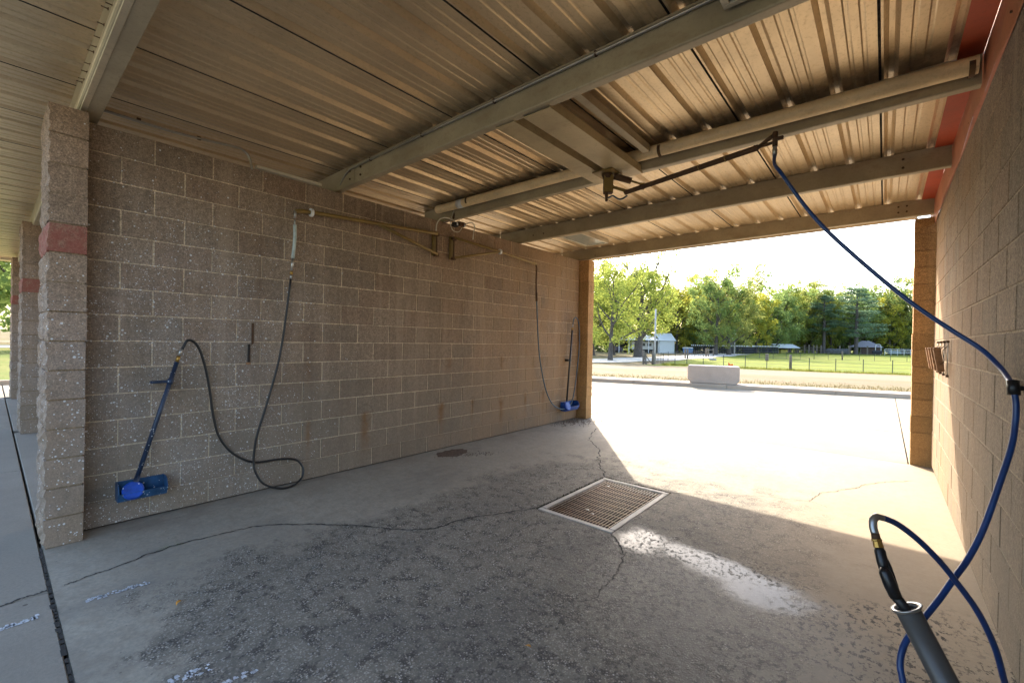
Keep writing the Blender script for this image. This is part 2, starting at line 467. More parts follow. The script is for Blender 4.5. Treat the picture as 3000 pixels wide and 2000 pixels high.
def deck_material():
    t = NT('galvanised_deck')
    p = t.pos(); X, Y, Z = t.xyz()
    c = (0.69, 0.53, 0.32)
    st = t.noise(3.0, 5, 0.65, v=t.scale(p, (5.0, 0.35, 1.0)))
    med = t.noise(1.1, 5, 0.65)
    spk = t.noise(60.0, 3, 0.7, v=t.scale(p, (1.0, 0.6, 1.0)))
    col = t.mix(t.sstep(st, 0.35, 0.7), hue(c, 0.93), hue(c, 1.03))
    col = t.mix(t.sstep(med, 0.40, 0.68, 0.0, 0.5), col, (0.42, 0.32, 0.20))
    col = t.mix(t.sstep(spk, 0.52, 0.66, 0.0, 0.28), col, (0.34, 0.25, 0.15))
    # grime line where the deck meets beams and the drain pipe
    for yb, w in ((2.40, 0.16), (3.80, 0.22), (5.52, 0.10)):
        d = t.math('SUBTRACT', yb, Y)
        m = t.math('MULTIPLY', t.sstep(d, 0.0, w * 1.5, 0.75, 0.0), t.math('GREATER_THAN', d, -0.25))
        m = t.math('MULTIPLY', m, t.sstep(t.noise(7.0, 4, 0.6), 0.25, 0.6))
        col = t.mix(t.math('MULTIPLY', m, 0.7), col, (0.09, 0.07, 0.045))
    return t.done(col, t.sstep(spk, 0.4, 0.7, 0.30, 0.46), 0.50, t.bump(spk, 0.10, 0.002), 0.5)

def steel_material(name, c, rust=0.25, rough=0.55, metal=0.2):
    t = NT(name)
    p = t.pos()
    n = t.noise(2.0, 5, 0.65); f = t.noise(45.0, 4, 0.7)
    col = t.mix(t.sstep(n, 0.3, 0.7), hue(c, 0.8), hue(c, 1.1))
    col = t.mix(t.sstep(f, 0.5, 0.68, 0.0, 0.35), col, hue(c, 0.55))
    rm = t.math('MULTIPLY', t.sstep(t.noise(3.1, 5, 0.7, v=t.scale(p, (1.0, 1.7, 2.5))), 0.52, 0.72), rust)
    col = t.mix(rm, col, (0.20, 0.11, 0.045))
    return t.done(col, rough, metal, t.bump(f, 0.12, 0.002), 0.45)

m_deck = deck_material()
m_beam = steel_material('beam_primer', (0.39, 0.32, 0.205), 0.35, 0.5, 0.05)
m_chan = steel_material('channel_tan', (0.46, 0.36, 0.20), 0.3, 0.5, 0.05)
m_rust = steel_material('rusty_steel', (0.10, 0.055, 0.03), 0.6, 0.75, 0.3)
m_boom = steel_material('boom_ochre_paint', (0.24, 0.155, 0.045), 0.5, 0.55, 0.2)
m_pipe = steel_material('pvc_cream', (0.85, 0.64, 0.36), 0.25, 0.42, 0.0)
m_cond = steel_material('conduit_zinc', (0.40, 0.37, 0.31), 0.1, 0.35, 0.6)
m_trim = steel_material('cream_trim', (0.55, 0.49, 0.36), 0.15, 0.5, 0.0)
m_redflash = steel_material('red_flashing', (0.40, 0.15, 0.075), 0.12, 0.6, 0.0)
m_redsoffit = steel_material('red_soffit', (0.38, 0.055, 0.015), 0.12, 0.55, 0.0)
m_brass = simple('brass', (0.45, 0.27, 0.07), 0.35, 0.8)
m_zinc = simple('zinc_fitting', (0.45, 0.44, 0.42), 0.32, 0.8)
m_black = simple('black_rubber', (0.012, 0.012, 0.013), 0.42, var=0.3)
m_handle = simple('black_plastic', (0.014, 0.014, 0.016), 0.33, var=0.4, scale=40)
m_bluehose = simple('blue_hose', (0.008, 0.045, 0.18), 0.30, var=0.22, scale=9)
m_bluehose2 = simple('faded_blue_hose', (0.05, 0.085, 0.12), 0.5, var=0.2, scale=9)
m_bluetray = simple('blue_plastic', (0.010, 0.065, 0.28), 0.38, var=0.3, scale=14)
m_bluebr = simple('blue_brush', (0.008, 0.055, 0.34), 0.5, var=0.3, scale=40)
m_navy = simple('navy_pole', (0.018, 0.030, 0.060), 0.4, var=0.4, scale=40)
m_tube = simple('grey_pvc', (0.085, 0.080, 0.074), 0.36, var=0.12, scale=5)
m_white = simple('white_plastic', (0.70, 0.70, 0.68), 0.4, var=0.1)
m_sleeve = simple('pale_green_sleeve', (0.45, 0.50, 0.46), 0.4, var=0.2, scale=20)
m_wood = simple('brown_board', (0.30, 0.165, 0.085), 0.7, var=0.35, scale=22)
m_glass = simple('frosted_lens', (0.36, 0.39, 0.35), 0.12, var=0.06)
m_leaf_fallen = simple('fallen_leaf', (0.55, 0.24, 0.02), 0.6, var=0.3, scale=60)
m_gravel = simple('washed_gravel', (0.16, 0.13, 0.10), 0.9, var=0.6, scale=120)
m_wire = simple('white_wire', (0.60, 0.55, 0.45), 0.4)

def splat_on(name, c, amt=0.6):
    t = NT(name)
    n = t.noise(14.0, 4, 0.6)
    col = t.mix(t.sstep(n, 0.3, 0.7), hue(c, 0.7), hue(c, 1.25))
    rc = t.xyz(t.voro(60.0, out='Color')); d = t.voro(60.0)
    m = t.math('MULTIPLY', t.math('LESS_THAN', d, t.math('MULTIPLY', rc[0], 0.38)), t.math('LESS_THAN', rc[2], amt))
    col = t.mix(t.math('MULTIPLY', m, 0.8), col, (0.6, 0.62, 0.64))
    return t.done(col, 0.42)
m_navy_s = splat_on('navy_pole_spotted', (0.016, 0.030, 0.062), 0.45)
m_tray_s = splat_on('blue_plastic_spotted', (0.020, 0.075, 0.17), 0.15)
m_brush_s = splat_on('blue_brush_spotted', (0.008, 0.060, 0.36), 0.10)

# ------------------------------------------------------------------ setting: slabs, aprons, curb, ground
XL, XR = -4.541, 0.4615           # inner faces of the two walls
GX0, GX1, GY0, GY1 = -2.325, -1.600, 3.145, 4.372      # drain opening outer edge
def curb_y(x): return 14.4 + (x + 8.1) * (2.8 / 8.64)
CN = Vector((-0.3083, 0.9513))
def curb_d(x, y): return (x + 8.1) * CN.x + (y - 14.4) * CN.y
def terr(x, y):
    d = curb_d(x, y)
    if d < 0.9: return 0.10
    return max(0.10 - 0.033 * (d - 0.9), -0.93)

floor = empty('floor', kind='structure')
def slab(name, poly, mat, z=0.0, th=0.12):
    """flat slab with slightly ragged chamfered rim"""
    n = len(poly); c = Vector((sum(p[0] for p in poly) / n, sum(p[1] for p in poly) / n))
    ins = []
    for p in poly:
        v = Vector(p); d = (c - v); ins.append(v + d.normalized() * 0.008)
    mb = MB()
    vs = [(p.x, p.y, z) for p in ins] + [(p[0], p[1], z - 0.008) for p in poly] + [(p[0], p[1], z - th) for p in poly]
    fs = [tuple(range(n))]
    for i in range(n):
        j = (i + 1) % n
        fs.append((i, j, n + j, n + i)); fs.append((n + i, n + j, 2 * n + j, 2 * n + i))
    mb.add(vs, fs)
    return mb.obj(name, mat, floor)
g = 0.006
JY = 0.245                        # front construction joint
# bay slab around the drain: four pieces so the pit stays open
def rect(x0, x1, y0, y1): return [(x0, y0), (x1, y0), (x1, y1), (x0, y1)]
mbf = MB()
BX0, BX1, BY0, BY1 = XL - 0.02, XR + 0.02, JY + 0.008, 7.62
def quadtop(x0, x1, y0, y1): mbf.add([(x0, y0, 0), (x1, y0, 0), (x1, y1, 0), (x0, y1, 0)], [(0, 1, 2, 3)])
quadtop(BX0, GX0, BY0, BY1); quadtop(GX1, BX1, BY0, BY1)
quadtop(GX0, GX1, BY0, GY0); quadtop(GX0, GX1, GY1, BY1)
for (a, b) in (((BX0, BY0), (BX1, BY0)), ((BX1, BY1), (BX0, BY1))):
    mbf.add([(a[0], a[1], 0), (b[0], b[1], 0), (b[0], b[1], -0.12), (a[0], a[1], -0.12)], [(0, 1, 2, 3)])
mbf.obj('slab', m_floor, floor, fix=False)
# rear apron slabs out to the curb, cut by joints
xs = [-18.0, -14.0, -9.6, -4.55, 0.262, 5.0, 12.0, 25.0]
for i in range(len(xs) - 1):
    x0, x1 = xs[i] + g, xs[i + 1] - g
    slab('slab', [(x0, 7.63), (x1, 7.63), (x1, 10.30), (x0, 10.30)], m_apron)
    slab('slab', [(x0, 10.32), (x1, 10.32), (x1, curb_y(x1) - 0.01), (x0, curb_y(x0) - 0.01)], m_apron)
# neighbouring bay floors and the front apron
for x0, x1 in ((-9.60, -4.75), (-14.48, -9.82), (-18.0, -14.70), (0.68, 6.0), (6.02, 25.0)):
    slab('slab', rect(x0 + g, x1 - g, JY + 0.008, 7.61), m_apron_front if x0 < -4 else m_apron)
fx = [-18.0, -13.5, -10.2, -7.0, -3.63, 0.45, 4.5, 9.0, 14.0, 25.0]
for i in range(len(fx) - 1):
    slab('slab', rect(fx[i] + 0.005, fx[i + 1] - 0.005, -4.0, JY - 0.008), m_apron_front)
    slab('slab', rect(fx[i] + 0.005, fx[i + 1] - 0.005, -16.0, -9.02), m_apron_front)  # unseen outer row, added to bounce light into the bay
    slab('slab', rect(fx[i] + 0.005, fx[i + 1] - 0.005, -9.0, -4.02), m_apron_front)
# dirt at the bottom of the joints
mb = MB()
for (a, b, c, d) in ((-18, GX0 - 0.01, -9, 17), (GX1 + 0.01, 25, -9, 17), (GX0 - 0.01, GX1 + 0.01, -9, GY0 - 0.01), (GX0 - 0.01, GX1 + 0.01, GY1 + 0.01, 17)):
    mb.box(a, b, c, d, -0.16, -0.055)
mb.obj('joint_filler', m_joint, floor)
# the pit box pushes through the filler: dark walls
# ragged edge along the front joint
rg = MB()
x = -4.4
while x < 0.3:
    w = random.uniform(0.02, 0.07); d = random.uniform(0.002, 0.013)
    rg.add([(x, JY - 0.006 - d, 0.0022), (x + w, JY - 0.006 - d * random.uniform(0.2, 1), 0.0022), (x + w, JY + 0.004, 0.0022), (x, JY + 0.004, 0.0022)], [(0, 1, 2, 3)])
    x += w * random.uniform(0.9, 1.6)
tag(rg.obj('broken_joint_edge', m_crack, floor), kind='stuff')

def crack(pts, w0, w1, jitter=0.018, step=0.03, z=0.0030):
    pts = spline([(*p, 0) for p in pts], 14)
    L = []
    acc = 0
    for i in range(len(pts) - 1):
        seg = (pts[i + 1] - pts[i]).length; k = max(1, int(seg / step))
        for q in range(k): L.append(pts[i].lerp(pts[i + 1], q / k))
    L.append(pts[-1])
    mb = MB(); vs = []; fs = []
    off = 0.0
    for i, p in enumerate(L):
        t = (L[min(i + 1, len(L) - 1)] - L[max(i - 1, 0)]).normalized(); nn = Vector((-t.y, t.x, 0))
        off = off * 0.86 + random.gauss(0, jitter * 0.30)
        f = i / max(1, len(L) - 1)
        w = 0.85 * (w0 + (w1 - w0) * f) * random.uniform(0.35, 1.5)
        c = p + nn * off
        vs += [(c.x + nn.x * w, c.y + nn.y * w, z), (c.x - nn.x * w, c.y - nn.y * w, z)]
    for i in range(len(L) - 1): fs.append((2 * i, 2 * i + 1, 2 * i + 3, 2 * i + 2))
    mb.add(vs, fs)
    o = mb.obj('crack', m_crack, floor, fix=False)
    return o
crack([(-3.66, 0.30), (-3.667, 0.361), (-3.685, 0.5), (-3.773, 0.708), (-3.801, 0.908), (-3.768, 1.171), (-3.686, 1.384), (-3.466, 1.621), (-3.226, 1.855), (-2.921, 2.05), (-2.686, 2.246), (-2.633, 2.522), (-2.5, 2.858), (-2.34, 3.14)], 0.006, 0.009)
crack([(-3.62, 0.02), (-3.641, 0.133), (-3.653, 0.235)], 0.008, 0.008)
crack([(-2.339, 4.40), (-2.555, 4.766), (-2.79, 5.082), (-3.004, 5.506), (-3.381, 5.88), (-3.552, 6.134), (-3.712, 6.696), (-3.563, 6.849)], 0.009, 0.008, 0.04)
crack([(-1.60, 4.40), (-1.267, 4.656), (-0.929, 4.892), (-0.556, 5.083), (-0.38, 5.022)], 0.003, 0.002)
crack([(-0.521, 5.084), (-0.418, 5.494), (-0.295, 5.809), (-0.09, 6.236), (0.244, 6.699)], 0.003, 0.004, 0.03)
crack([(-1.599, 3.12), (-1.444, 2.948), (-1.315, 2.659), (-1.26, 2.437), (-1.33, 2.2)], 0.006, 0.004, 0.03)
crack([(-3.56, 6.85), (-3.2, 6.9), (-2.7, 7.1)], 0.003, 0.002, 0.02)

# worn white paint marks
def paint_mark(a, b, w, seed):
    r = random.Random(seed); mb = MB()
    a = Vector((*a, 0)); b = Vector((*b, 0)); t = (b - a); n = Vector((-t.y, t.x, 0)).normalized()
    for k in range(int(t.length / 0.008)):
        f = k / (t.length / 0.008)
        for q in range(3):
            if r.random() < 0.62 - 0.25 * abs(q - 1):
                c = a + t * f + n * (q - 1 + r.uniform(-0.3, 0.3)) * w * 0.33
                s = r.uniform(0.004, 0.011)
                mb.add([(c.x - s, c.y - s * 0.7, 0.0026), (c.x + s, c.y - s * r.uniform(0.5, 1), 0.0026), (c.x + s * r.uniform(0.6, 1), c.y + s, 0.0026), (c.x - s, c.y + s * 0.6, 0.0026)], [(0, 1, 2, 3)])
    return tag(mb.obj('paint_mark', m_paint, floor, fix=False), kind='stuff')
paint_mark((-3.353, 0.366), (-3.346, 0.64), 0.045, 1)
paint_mark((-2.31, 0.515), (-2.285, 0.67), 0.06, 2)
paint_mark((-2.14, 0.665), (-2.11, 0.79), 0.035, 3)
paint_mark((-3.347, 0.051), (-3.36, 0.193), 0.04, 4)

# ------------------------------------------------------------------ drain
drain = empty('floor_drain', ((GX0 + GX1) / 2, (GY0 + GY1) / 2, 0), 0, 'rusty barred floor drain in a pale metal frame, sunk in the bay floor', 'drain')
dx, dy = (GX1 - GX0) / 2, (GY1 - GY0) / 2
m_frame = steel_material('drain_frame', (0.44, 0.40, 0.35), 0.12, 0.6, 0.0)
m_bar = steel_material('grate_bar', (0.24, 0.19, 0.15), 0.55, 0.4, 0.55)
m_pit = steel_material('pit_wall', (0.02, 0.011, 0.007), 0.8, 0.9, 0.0)
fw = 0.058
for nm, (a, b, c, d) in {'a': (-dx, dx, -dy, -dy + fw), 'b': (-dx, dx, dy - fw, dy), 'c': (-dx, -dx + fw, -dy + fw + 0.002, dy - fw - 0.002), 'd': (dx - fw, dx, -dy + fw + 0.002, dy - fw - 0.002)}.items():
    MB().cbox(a + 0.004, b - 0.004, c + 0.004, d - 0.004, -0.05, 0.006, 0.004).obj('frame_rail', m_frame, drain)
m_bartop = steel_material('worn_bar_top', (0.21, 0.145, 0.095), 0.3, 0.45, 0.3)
m_barside = steel_material('rust_bar_side_shade', (0.022, 0.011, 0.006), 0.5, 0.85, 0.0)  # rust taken near black: shade between the bars painted in
bar_me = MB().box(-0.003, 0.003, -dy + fw, dy - fw, -0.014, -0.0045, 0).box(-0.0027, 0.0027, -dy + fw, dy - fw, -0.0042, -0.002, 1).mesh('bearing_bar', [m_barside, m_bartop])
nb = 21
for i in range(nb):
    xx = -dx + fw + (2 * dx - 2 * fw) * (i + 0.5) / nb
    link('bearing_bar', bar_me, drain, (xx, 0, 0))
rod_me = MB().tube([(-dx + fw, 0, -0.006), (dx - fw, 0, -0.006)], 0.003, 6).mesh('cross_rod', m_bartop, True)
for i in range(10):
    link('cross_rod', rod_me, drain, (0, -dy + fw + (2 * dy - 2 * fw) * (i + 0.6) / 10.2, 0))
pit = MB()
a, b, c, d, zb_ = -dx + 0.006, dx - 0.006, -dy + 0.006, dy - 0.006, -0.62
pit.add([(a, c, -0.051), (b, c, -0.051), (b, d, -0.051), (a, d, -0.051), (a, c, zb_), (b, c, zb_), (b, d, zb_), (a, d, zb_)],
        [(0, 4, 5, 1), (1, 5, 6, 2), (2, 6, 7, 3), (3, 7, 4, 0), (4, 7, 6, 5)])
pit.obj('pit', m_pit, drain, fix=False)
for (px, py, s) in ((-0.02, -0.33, 0.02), (0.06, -0.38, 0.016), (-0.19, 0.37, 0.02)):
    mb = MB()
    mb.add([(-s, -s * 0.4, 0.006), (s * 0.2, -s * 0.6, 0.011), (s, 0.1 * s, 0.004), (s * 0.4, s * 0.5, 0.010), (-s * 0.6, s * 0.5, 0.005)], [(0, 1, 2, 3, 4)])
    o = mb.obj('litter_scrap', m_white, None, loc=((GX0 + GX1) / 2 + px, (GY0 + GY1) / 2 + py, 0))
    tag(o, ['white paper scrap lying on the grate bars near the middle', 'crumpled white scrap on the grate beside another scrap', 'pale scrap on the far left corner of the grate'][int(px > 0) + 2 * int(py > 0)], 'litter')

# ------------------------------------------------------------------ block walls
def block_mesh(name, L, H, D, mat, c=0.004):
    """block centred on the origin, length along y, thickness along x, both faces chamfered"""
    mb = MB()
    def ring(x, ins): return [(x, -L / 2 + ins, -H / 2 + ins), (x, L / 2 - ins, -H / 2 + ins), (x, L / 2 - ins, H / 2 - ins), (x, -L / 2 + ins, H / 2 - ins)]
    vs = ring(-D / 2, c) + ring(-D / 2 + c, 0) + ring(D / 2 - c, 0) + ring(D / 2, c)
    fs = [(0, 3, 2, 1), (12, 13, 14, 15)]
    for k in range(3):
        for i in range(4):
            j = (i + 1) % 4
            fs.append((k * 4 + i, k * 4 + j, (k + 1) * 4 + j, (k + 1) * 4 + i))
    mb.add(vs, fs)
    return mb.mesh(name, mat)

def block_wall(label, xface, sign, y_of, h0, h1, nrow, z_top, dz, half, mb_, mm, name='block_wall', thick=0.195):
    """sign +1: visible face looks to +x"""
    ymid = (y_of(h0) + y_of(h1)) / 2
    root = empty(name, (xface - sign * thick / 2, ymid, 0), 0, label, 'wall')
    J = 0.0095
    full = block_mesh('concrete_block', 2 * half - J, dz - J, thick, mb_)
    hlf = block_mesh('concrete_block', half - J, dz - J, thick, mb_)
    zb0 = max(z_top - nrow * dz, -0.02)
    mo = MB().box(-thick / 2 + 0.0045, thick / 2 - 0.0045, y_of(h0) - ymid, y_of(h1) - ymid, max(zb0, 0.013), z_top - 0.004)
    mo.obj('mortar', mm, root)
    for r in range(nrow):
        z = z_top - (r + 0.5) * dz + (0.006 if r == nrow - 1 and zb0 > -0.01 else 0)
        h = h0
        if (h0 + r) % 2: spans = [(h0, 1)]; h = h0 + 1
        else: spans = []
        while h + 2 <= h1: spans.append((h, 2)); h += 2
        if h < h1: spans.append((h, 1))
        for (hh, n) in spans:
            o = link('concrete_block', full if n == 2 else hlf, root,
                     (sign * random.uniform(-0.0012, 0.0012), y_of(hh) + n * half / 2 - ymid + random.uniform(-0.0015, 0.0015), z + random.uniform(-0.001, 0.001)))
    return root
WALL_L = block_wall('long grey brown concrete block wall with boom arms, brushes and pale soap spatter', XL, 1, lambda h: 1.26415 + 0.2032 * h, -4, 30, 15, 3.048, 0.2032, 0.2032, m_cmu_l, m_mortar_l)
WALL_R = block_wall('grey block wall with a sunlit end, red flashing above and mat clips on it', XR, -1, lambda h: 3.999 + 0.2327 * h, -15, 15, 14, 3.11, 0.2185, 0.2327, m_cmu_r, m_mortar_r)
# the next two dividing walls of the building, seen only past the near pier
def far_wall(xf, label):
    root = empty('block_wall', (xf, 3.9, 0), 0, label, 'wall')
    MB().box(-0.19, -0.005, -3.44, 3.50, 0, 3.04).obj('mortar', m_mortar_l, root)
    mb = MB()
    for r in range(15):
        off = 0 if r % 2 else 0.2032
        y = -3.44 - off
        while y < 3.5:
            a, b = max(y, -3.44), min(y + 0.3974, 3.5)
            if b - a > 0.05: mb.box(-0.195, 0, a, b, r * 0.2032 + 0.005, (r + 1) * 0.2032 - 0.005)
            y += 0.4064
    tag(mb.obj('concrete_block', m_cmu_l, root), kind='stuff')
far_wall(-9.62, 'block wall of the neighbouring bay behind the second pier')
far_wall(-14.5, 'block wall of the last bay behind the third pier')

def split_block(name, lx, H, ly, mat, seed, out):
    """block with a rough split face towards y = out*side"""
    r = random.Random(seed); nx, nz = 7, 6
    mb = MB(); vs = []; fs = []
    for j in range(nz + 1):
        for i in range(nx + 1):
            fx_, fz_ = i / nx, j / nz
            e = min(fx_, 1 - fx_, fz_, 1 - fz_)
            b = 0.010 * min(1, e * 5) + r.uniform(-0.009, 0.009) - (0.003 if e == 0 else 0)
            vs.append(((fx_ - 0.5) * lx, out * (ly / 2 + b), (fz_ - 0.5) * H))
    for j in range(nz):
        for i in range(nx):
            q = j * (nx + 1) + i
            fs.append((q, q + 1, q + nx + 2, q + nx + 1))
    n0 = len(vs)
    ring = [i for i in range(nx)] + [j * (nx + 1) + nx for j in range(nz)] + [nz * (nx + 1) + i for i in range(nx, 0, -1)] + [j * (nx + 1) for j in range(nz, 0, -1)]
    for q in ring: vs.append((vs[q][0], -out * ly / 2, vs[q][2]))
    m = len(ring)
    for k in range(m): fs.append((ring[k], ring[(k + 1) % m], n0 + (k + 1) % m, n0 + k))
    fs.append(tuple(range(n0, n0 + m)))
    mb.add(vs, fs)
    return mb.mesh(name, mat)

def pier(label, x0, x1, y0, y1, out, mat, red_row=None, ztop=3.048, nrow=15, group='split face piers at the ends of the walls'):
    cx, cy = (x0 + x1) / 2, (y0 + y1) / 2
    root = empty('block_pier', (cx, cy, 0), 0, label, 'pier', group)
    MB().box(x0 - cx + 0.011, x1 - cx - 0.011, y0 - cy + 0.009, y1 - cy - 0.009, 0, ztop - 0.004).obj('mortar', m_mortar_o if mat == m_pier_far else m_mortar_p, root)
    dz = ztop / nrow; J = 0.007 if mat == m_pier_far else 0.011; ln = (x1 - x0)
    a_len, b_len = ln * 0.64, ln * 0.36
    meshes = {}
    for r in range(nrow):
        mm = m_pier_red if r == red_row else mat
        z = ztop - (r + 0.5) * dz
        order = (a_len, b_len) if r % 2 else (b_len, a_len)
        x = x0
        for L in order:
            key = (mm.name, L == a_len, r % 3)
            if key not in meshes: meshes[key] = split_block('split_face_block', L - J, dz - J, y1 - y0, mm, hash((r % 3, L == a_len, out)) & 255, out)
            o = link('split_face_block', meshes[key], root, (x + L / 2 - cx + random.uniform(-0.005, 0.005), random.uniform(-0.003, 0.003), z))
            if r == red_row: o['label'] = 'red painted block'
            x += L
    return root
pier('near left tan block pier with a red painted course', -4.93, -4.345, 0.254, 0.449, -1, m_pier, 4)
pier('second tan pier with a red course, partly behind the near left one', -9.98, -9.415, 0.30, 0.495, -1, m_pier, 4)
pier('farthest thin pier with a red course beside the roadside trees', -14.86, -14.29, 0.32, 0.515, -1, m_pier, 4)
pier('ochre pier at the far end of the long left wall by the blue brush', -4.93, -4.345, 7.395, 7.595, 1, m_pier_far)
pier('tall ochre pier at the sunlit end of the right wall', 0.265, 0.85, 7.60, 7.795, 1, m_pier_far, ztop=3.136)
pier('tan pier at the front end of the right wall', 0.265, 0.85, 0.254, 0.449, -1, m_pier)
for xx, nm in ((-9.415, 'ochre pier at the rear end of the second wall'), (-14.29, 'ochre pier at the rear end of the third wall')):
    pier(nm, xx - 0.56, xx, 7.395, 7.595, 1, m_pier_far)

# narrow black slot left where a coin box was, and small items on the left wall
o = MB().cbox(-0.006, 0.006, -0.010, 0.010, -0.085, 0.085, 0.002).obj('wall_slot_strip', m_black, None, loc=(XL + 0.006, 1.569, 1.318))
tag(o, 'short black strip fixed upright on the left block wall', 'strip')
o = MB().cbox(-0.008, 0.008, -0.018, 0.018, -0.008, 0.012, 0.002).obj('wall_foam_plug', m_wood, None, loc=(XL + 0.006, 1.565, 1.222))
tag(o, 'tiny brown plug on the wall just under the black strip', 'plug')
o = MB().cbox(-0.004, 0.004, -0.010, 0.010, -0.10, 0.10, 0.002).obj('wall_patch_strip', m_rust, None, loc=(XL + 0.004, 1.60, 1.50))
tag(o, 'rust brown upright strip on the wall above the black strip', 'strip')

# ------------------------------------------------------------------ roof: deck panels, beams, pipe
def zb(x): return 3.070 + 0.0135 * (x + 4.54)
RY0, RY1 = -0.65, 8.36
PW = 0.893
def deck_profile():
    pts = [(0.0, 0.0)]
    rs = PW / 3
    for k in range(3):
        x = k * rs + 0.012
        pts += [(x, 0.0), (x + 0.024, 0.034), (x + 0.050, 0.034), (x + 0.074, 0.0)]
        for q in (0.135, 0.205):
            xx = k * rs + q
            pts += [(xx, 0.0), (xx + 0.008, 0.0045), (xx + 0.022, 0.0045), (xx + 0.030, 0.0)]
    pts += [(PW - 0.015, 0.0), (PW - 0.0145, 0.022), (PW - 0.001, 0.022), (PW, 0.0)]
    return pts
def deck_mesh(wlim=None):
    mb = MB(); pr = deck_profile()
    if wlim: pr = [p for p in pr if p[0] <= wlim] + [(wlim, 0.0)]
    n = len(pr); vs = []; fs = []
    ys = [RY0, 2.45, 5.5, RY1]
    for y in ys:
        for (x, z) in pr: vs.append((x, y, z + 0.0135 * x))
    for j in range(len(ys) - 1):
        for i in range(n - 1): fs.append((j * n + i, j * n + i + 1, (j + 1) * n + i + 1, (j + 1) * n + i))
    # upper skin so that the sheet has thickness
    m = len(vs)
    vs += [(v[0], v[1], v[2] + 0.0012) for v in vs]
    fs += [tuple(m + q for q in f[::-1]) for f in list(fs)]
    mb.add(vs, fs)
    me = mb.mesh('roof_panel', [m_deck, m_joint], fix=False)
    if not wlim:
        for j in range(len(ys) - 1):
            me.polygons[j * (n - 1) + n - 3].material_index = 1  # groove faces painted dark for the shade inside the seam
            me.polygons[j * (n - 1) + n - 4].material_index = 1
    return me
roof = empty('roof', (-7.4, 3.85, 3.3), 0, 'pale corrugated metal canopy roof over the wash bays', 'roof')
dk = deck_mesh(); dk_end = deck_mesh(0.381)
x = -0.051
k = 0
panels = [(-0.051, dk_end)]
while x > -15.3:
    x -= PW
    panels.append((x, dk))
for (px, me) in panels:
    link('roof_panel', me, roof, (px + 7.4, -3.85, zb(px) + 0.2035 - 3.3 + random.uniform(-0.001, 0.001)))
# eave trim at the rear and front edges and at the left end
for y0, y1 in ((RY1 + 0.002, RY1 + 0.03), (RY0 - 0.03, RY0 - 0.002)):
    MB().prism([(y0 - 3.85, -0.045), (y1 - 3.85, -0.045), (y1 - 3.85, 0.10), (y0 - 3.85, 0.10)], 'x', -7.9, 7.72, shear=lambda q: zb(q[0] - 7.4) + 0.2 - 3.3).obj('eave_trim', m_trim, roof)
MB().box(-15.42 + 7.4, -15.39 + 7.4, RY0 - 3.85, RY1 - 3.85, -0.22, 0.03).obj('eave_trim', m_trim, roof)

def purlin(label, y, x0, x1, h=0.2, fl=0.066, rear=True, name='roof_beam', web_front=True):
    """C section: web faces -y, flanges run to +y, small lips"""
    t = 0.0045
    s = 1 if rear else -1
    poly = [(0, 0.012), (s * 0.004, 0.003), (s * 0.012, 0), (s * fl, 0), (s * fl, 0.018), (s * (fl - t), 0.018), (s * (fl - t), t), (s * (t + 0.004), t + 0.003), (s * t, 0.014),
            (s * t, h - t), (s * (fl - t), h - t), (s * (fl - t), h - 0.018), (s * fl, h - 0.018), (s * fl, h), (0, h)]
    cx = (x0 + x1) / 2
    root = empty(name, (cx, y, 0), 0, label, 'beam', 'steel roof beams')
    mb = MB().prism(poly, 'x', x0 - cx, x1 - cx, shear=lambda q: zb(q[0] + cx))
    mb.obj('channel', m_beam, root)
    return root, cx
def add_bolts(root, cx, y, xs_, zs):
    mb = MB().tube([(0, -0.010, 0), (0, 0.004, 0)], 0.011, 6).mesh('bolt', m_rust)
    for xx in xs_:
        for z in zs: link('bolt', mb, root, (xx - cx, -0.001, zb(xx) + z))
b3, c3 = purlin('roof beam spanning the open rear end on the two ochre piers', 7.45, -5.0, 0.43)
b2, c2 = purlin('roof beam one in from the rear end, behind the glass light', 5.575, -5.0, 0.43)
bp, cp = purlin('roof beam directly behind the cream drain pipe', 3.955, -5.0, 0.43)
b1, c1 = purlin('wide grey roof beam across the middle with a conduit along its top', 2.425, -5.0, 0.43)
b0, c0 = purlin('front roof beam resting on the near left pier', 0.395, -4.95, 0.43, 0.2, 0.125)
m_lit_strip = steel_material('lit_edge_strip_zinc', (0.72, 0.62, 0.44), 0.15, 0.32, 0.55)  # pale strip added to stand for the lit edge of the flange
MB().prism([(-0.004, 0.062), (-0.0015, 0.062), (0.045, -0.003), (0.042, -0.006), (0.012, -0.004), (-0.004, 0.03)], 'x', -4.93 - c0, 0.42 - c0, shear=lambda q: zb(q[0] + c0)).obj('added_lit_edge_strip', m_lit_strip, b0)
add_bolts(b3, c3, 7.45, (0.18, 0.10), (0.07, 0.14)); add_bolts(b3, c3, 7.45, (-4.25,), (0.05,))
add_bolts(b2, c2, 5.575, (0.1,), (0.06, 0.14)); add_bolts(b2, c2, 5.575, (-4.3, -4.1), (0.08,))
add_bolts(b1, c1, 2.425, (-4.3, -4.1), (0.06, 0.14))
scr = MB().tube([(0, -0.03, 0), (0, 0.002, 0)], 0.003, 5).tube([(0, -0.004, 0), (0, 0.001, 0)], 0.008, 6).mesh('screw', m_rust)
for i in range(11):
    link('screw', scr, b0, (-2.9 - i * 0.13 + random.uniform(-0.02, 0.02) - c0, 0, zb(-3) + 0.07 + random.uniform(-0.02, 0.05)))
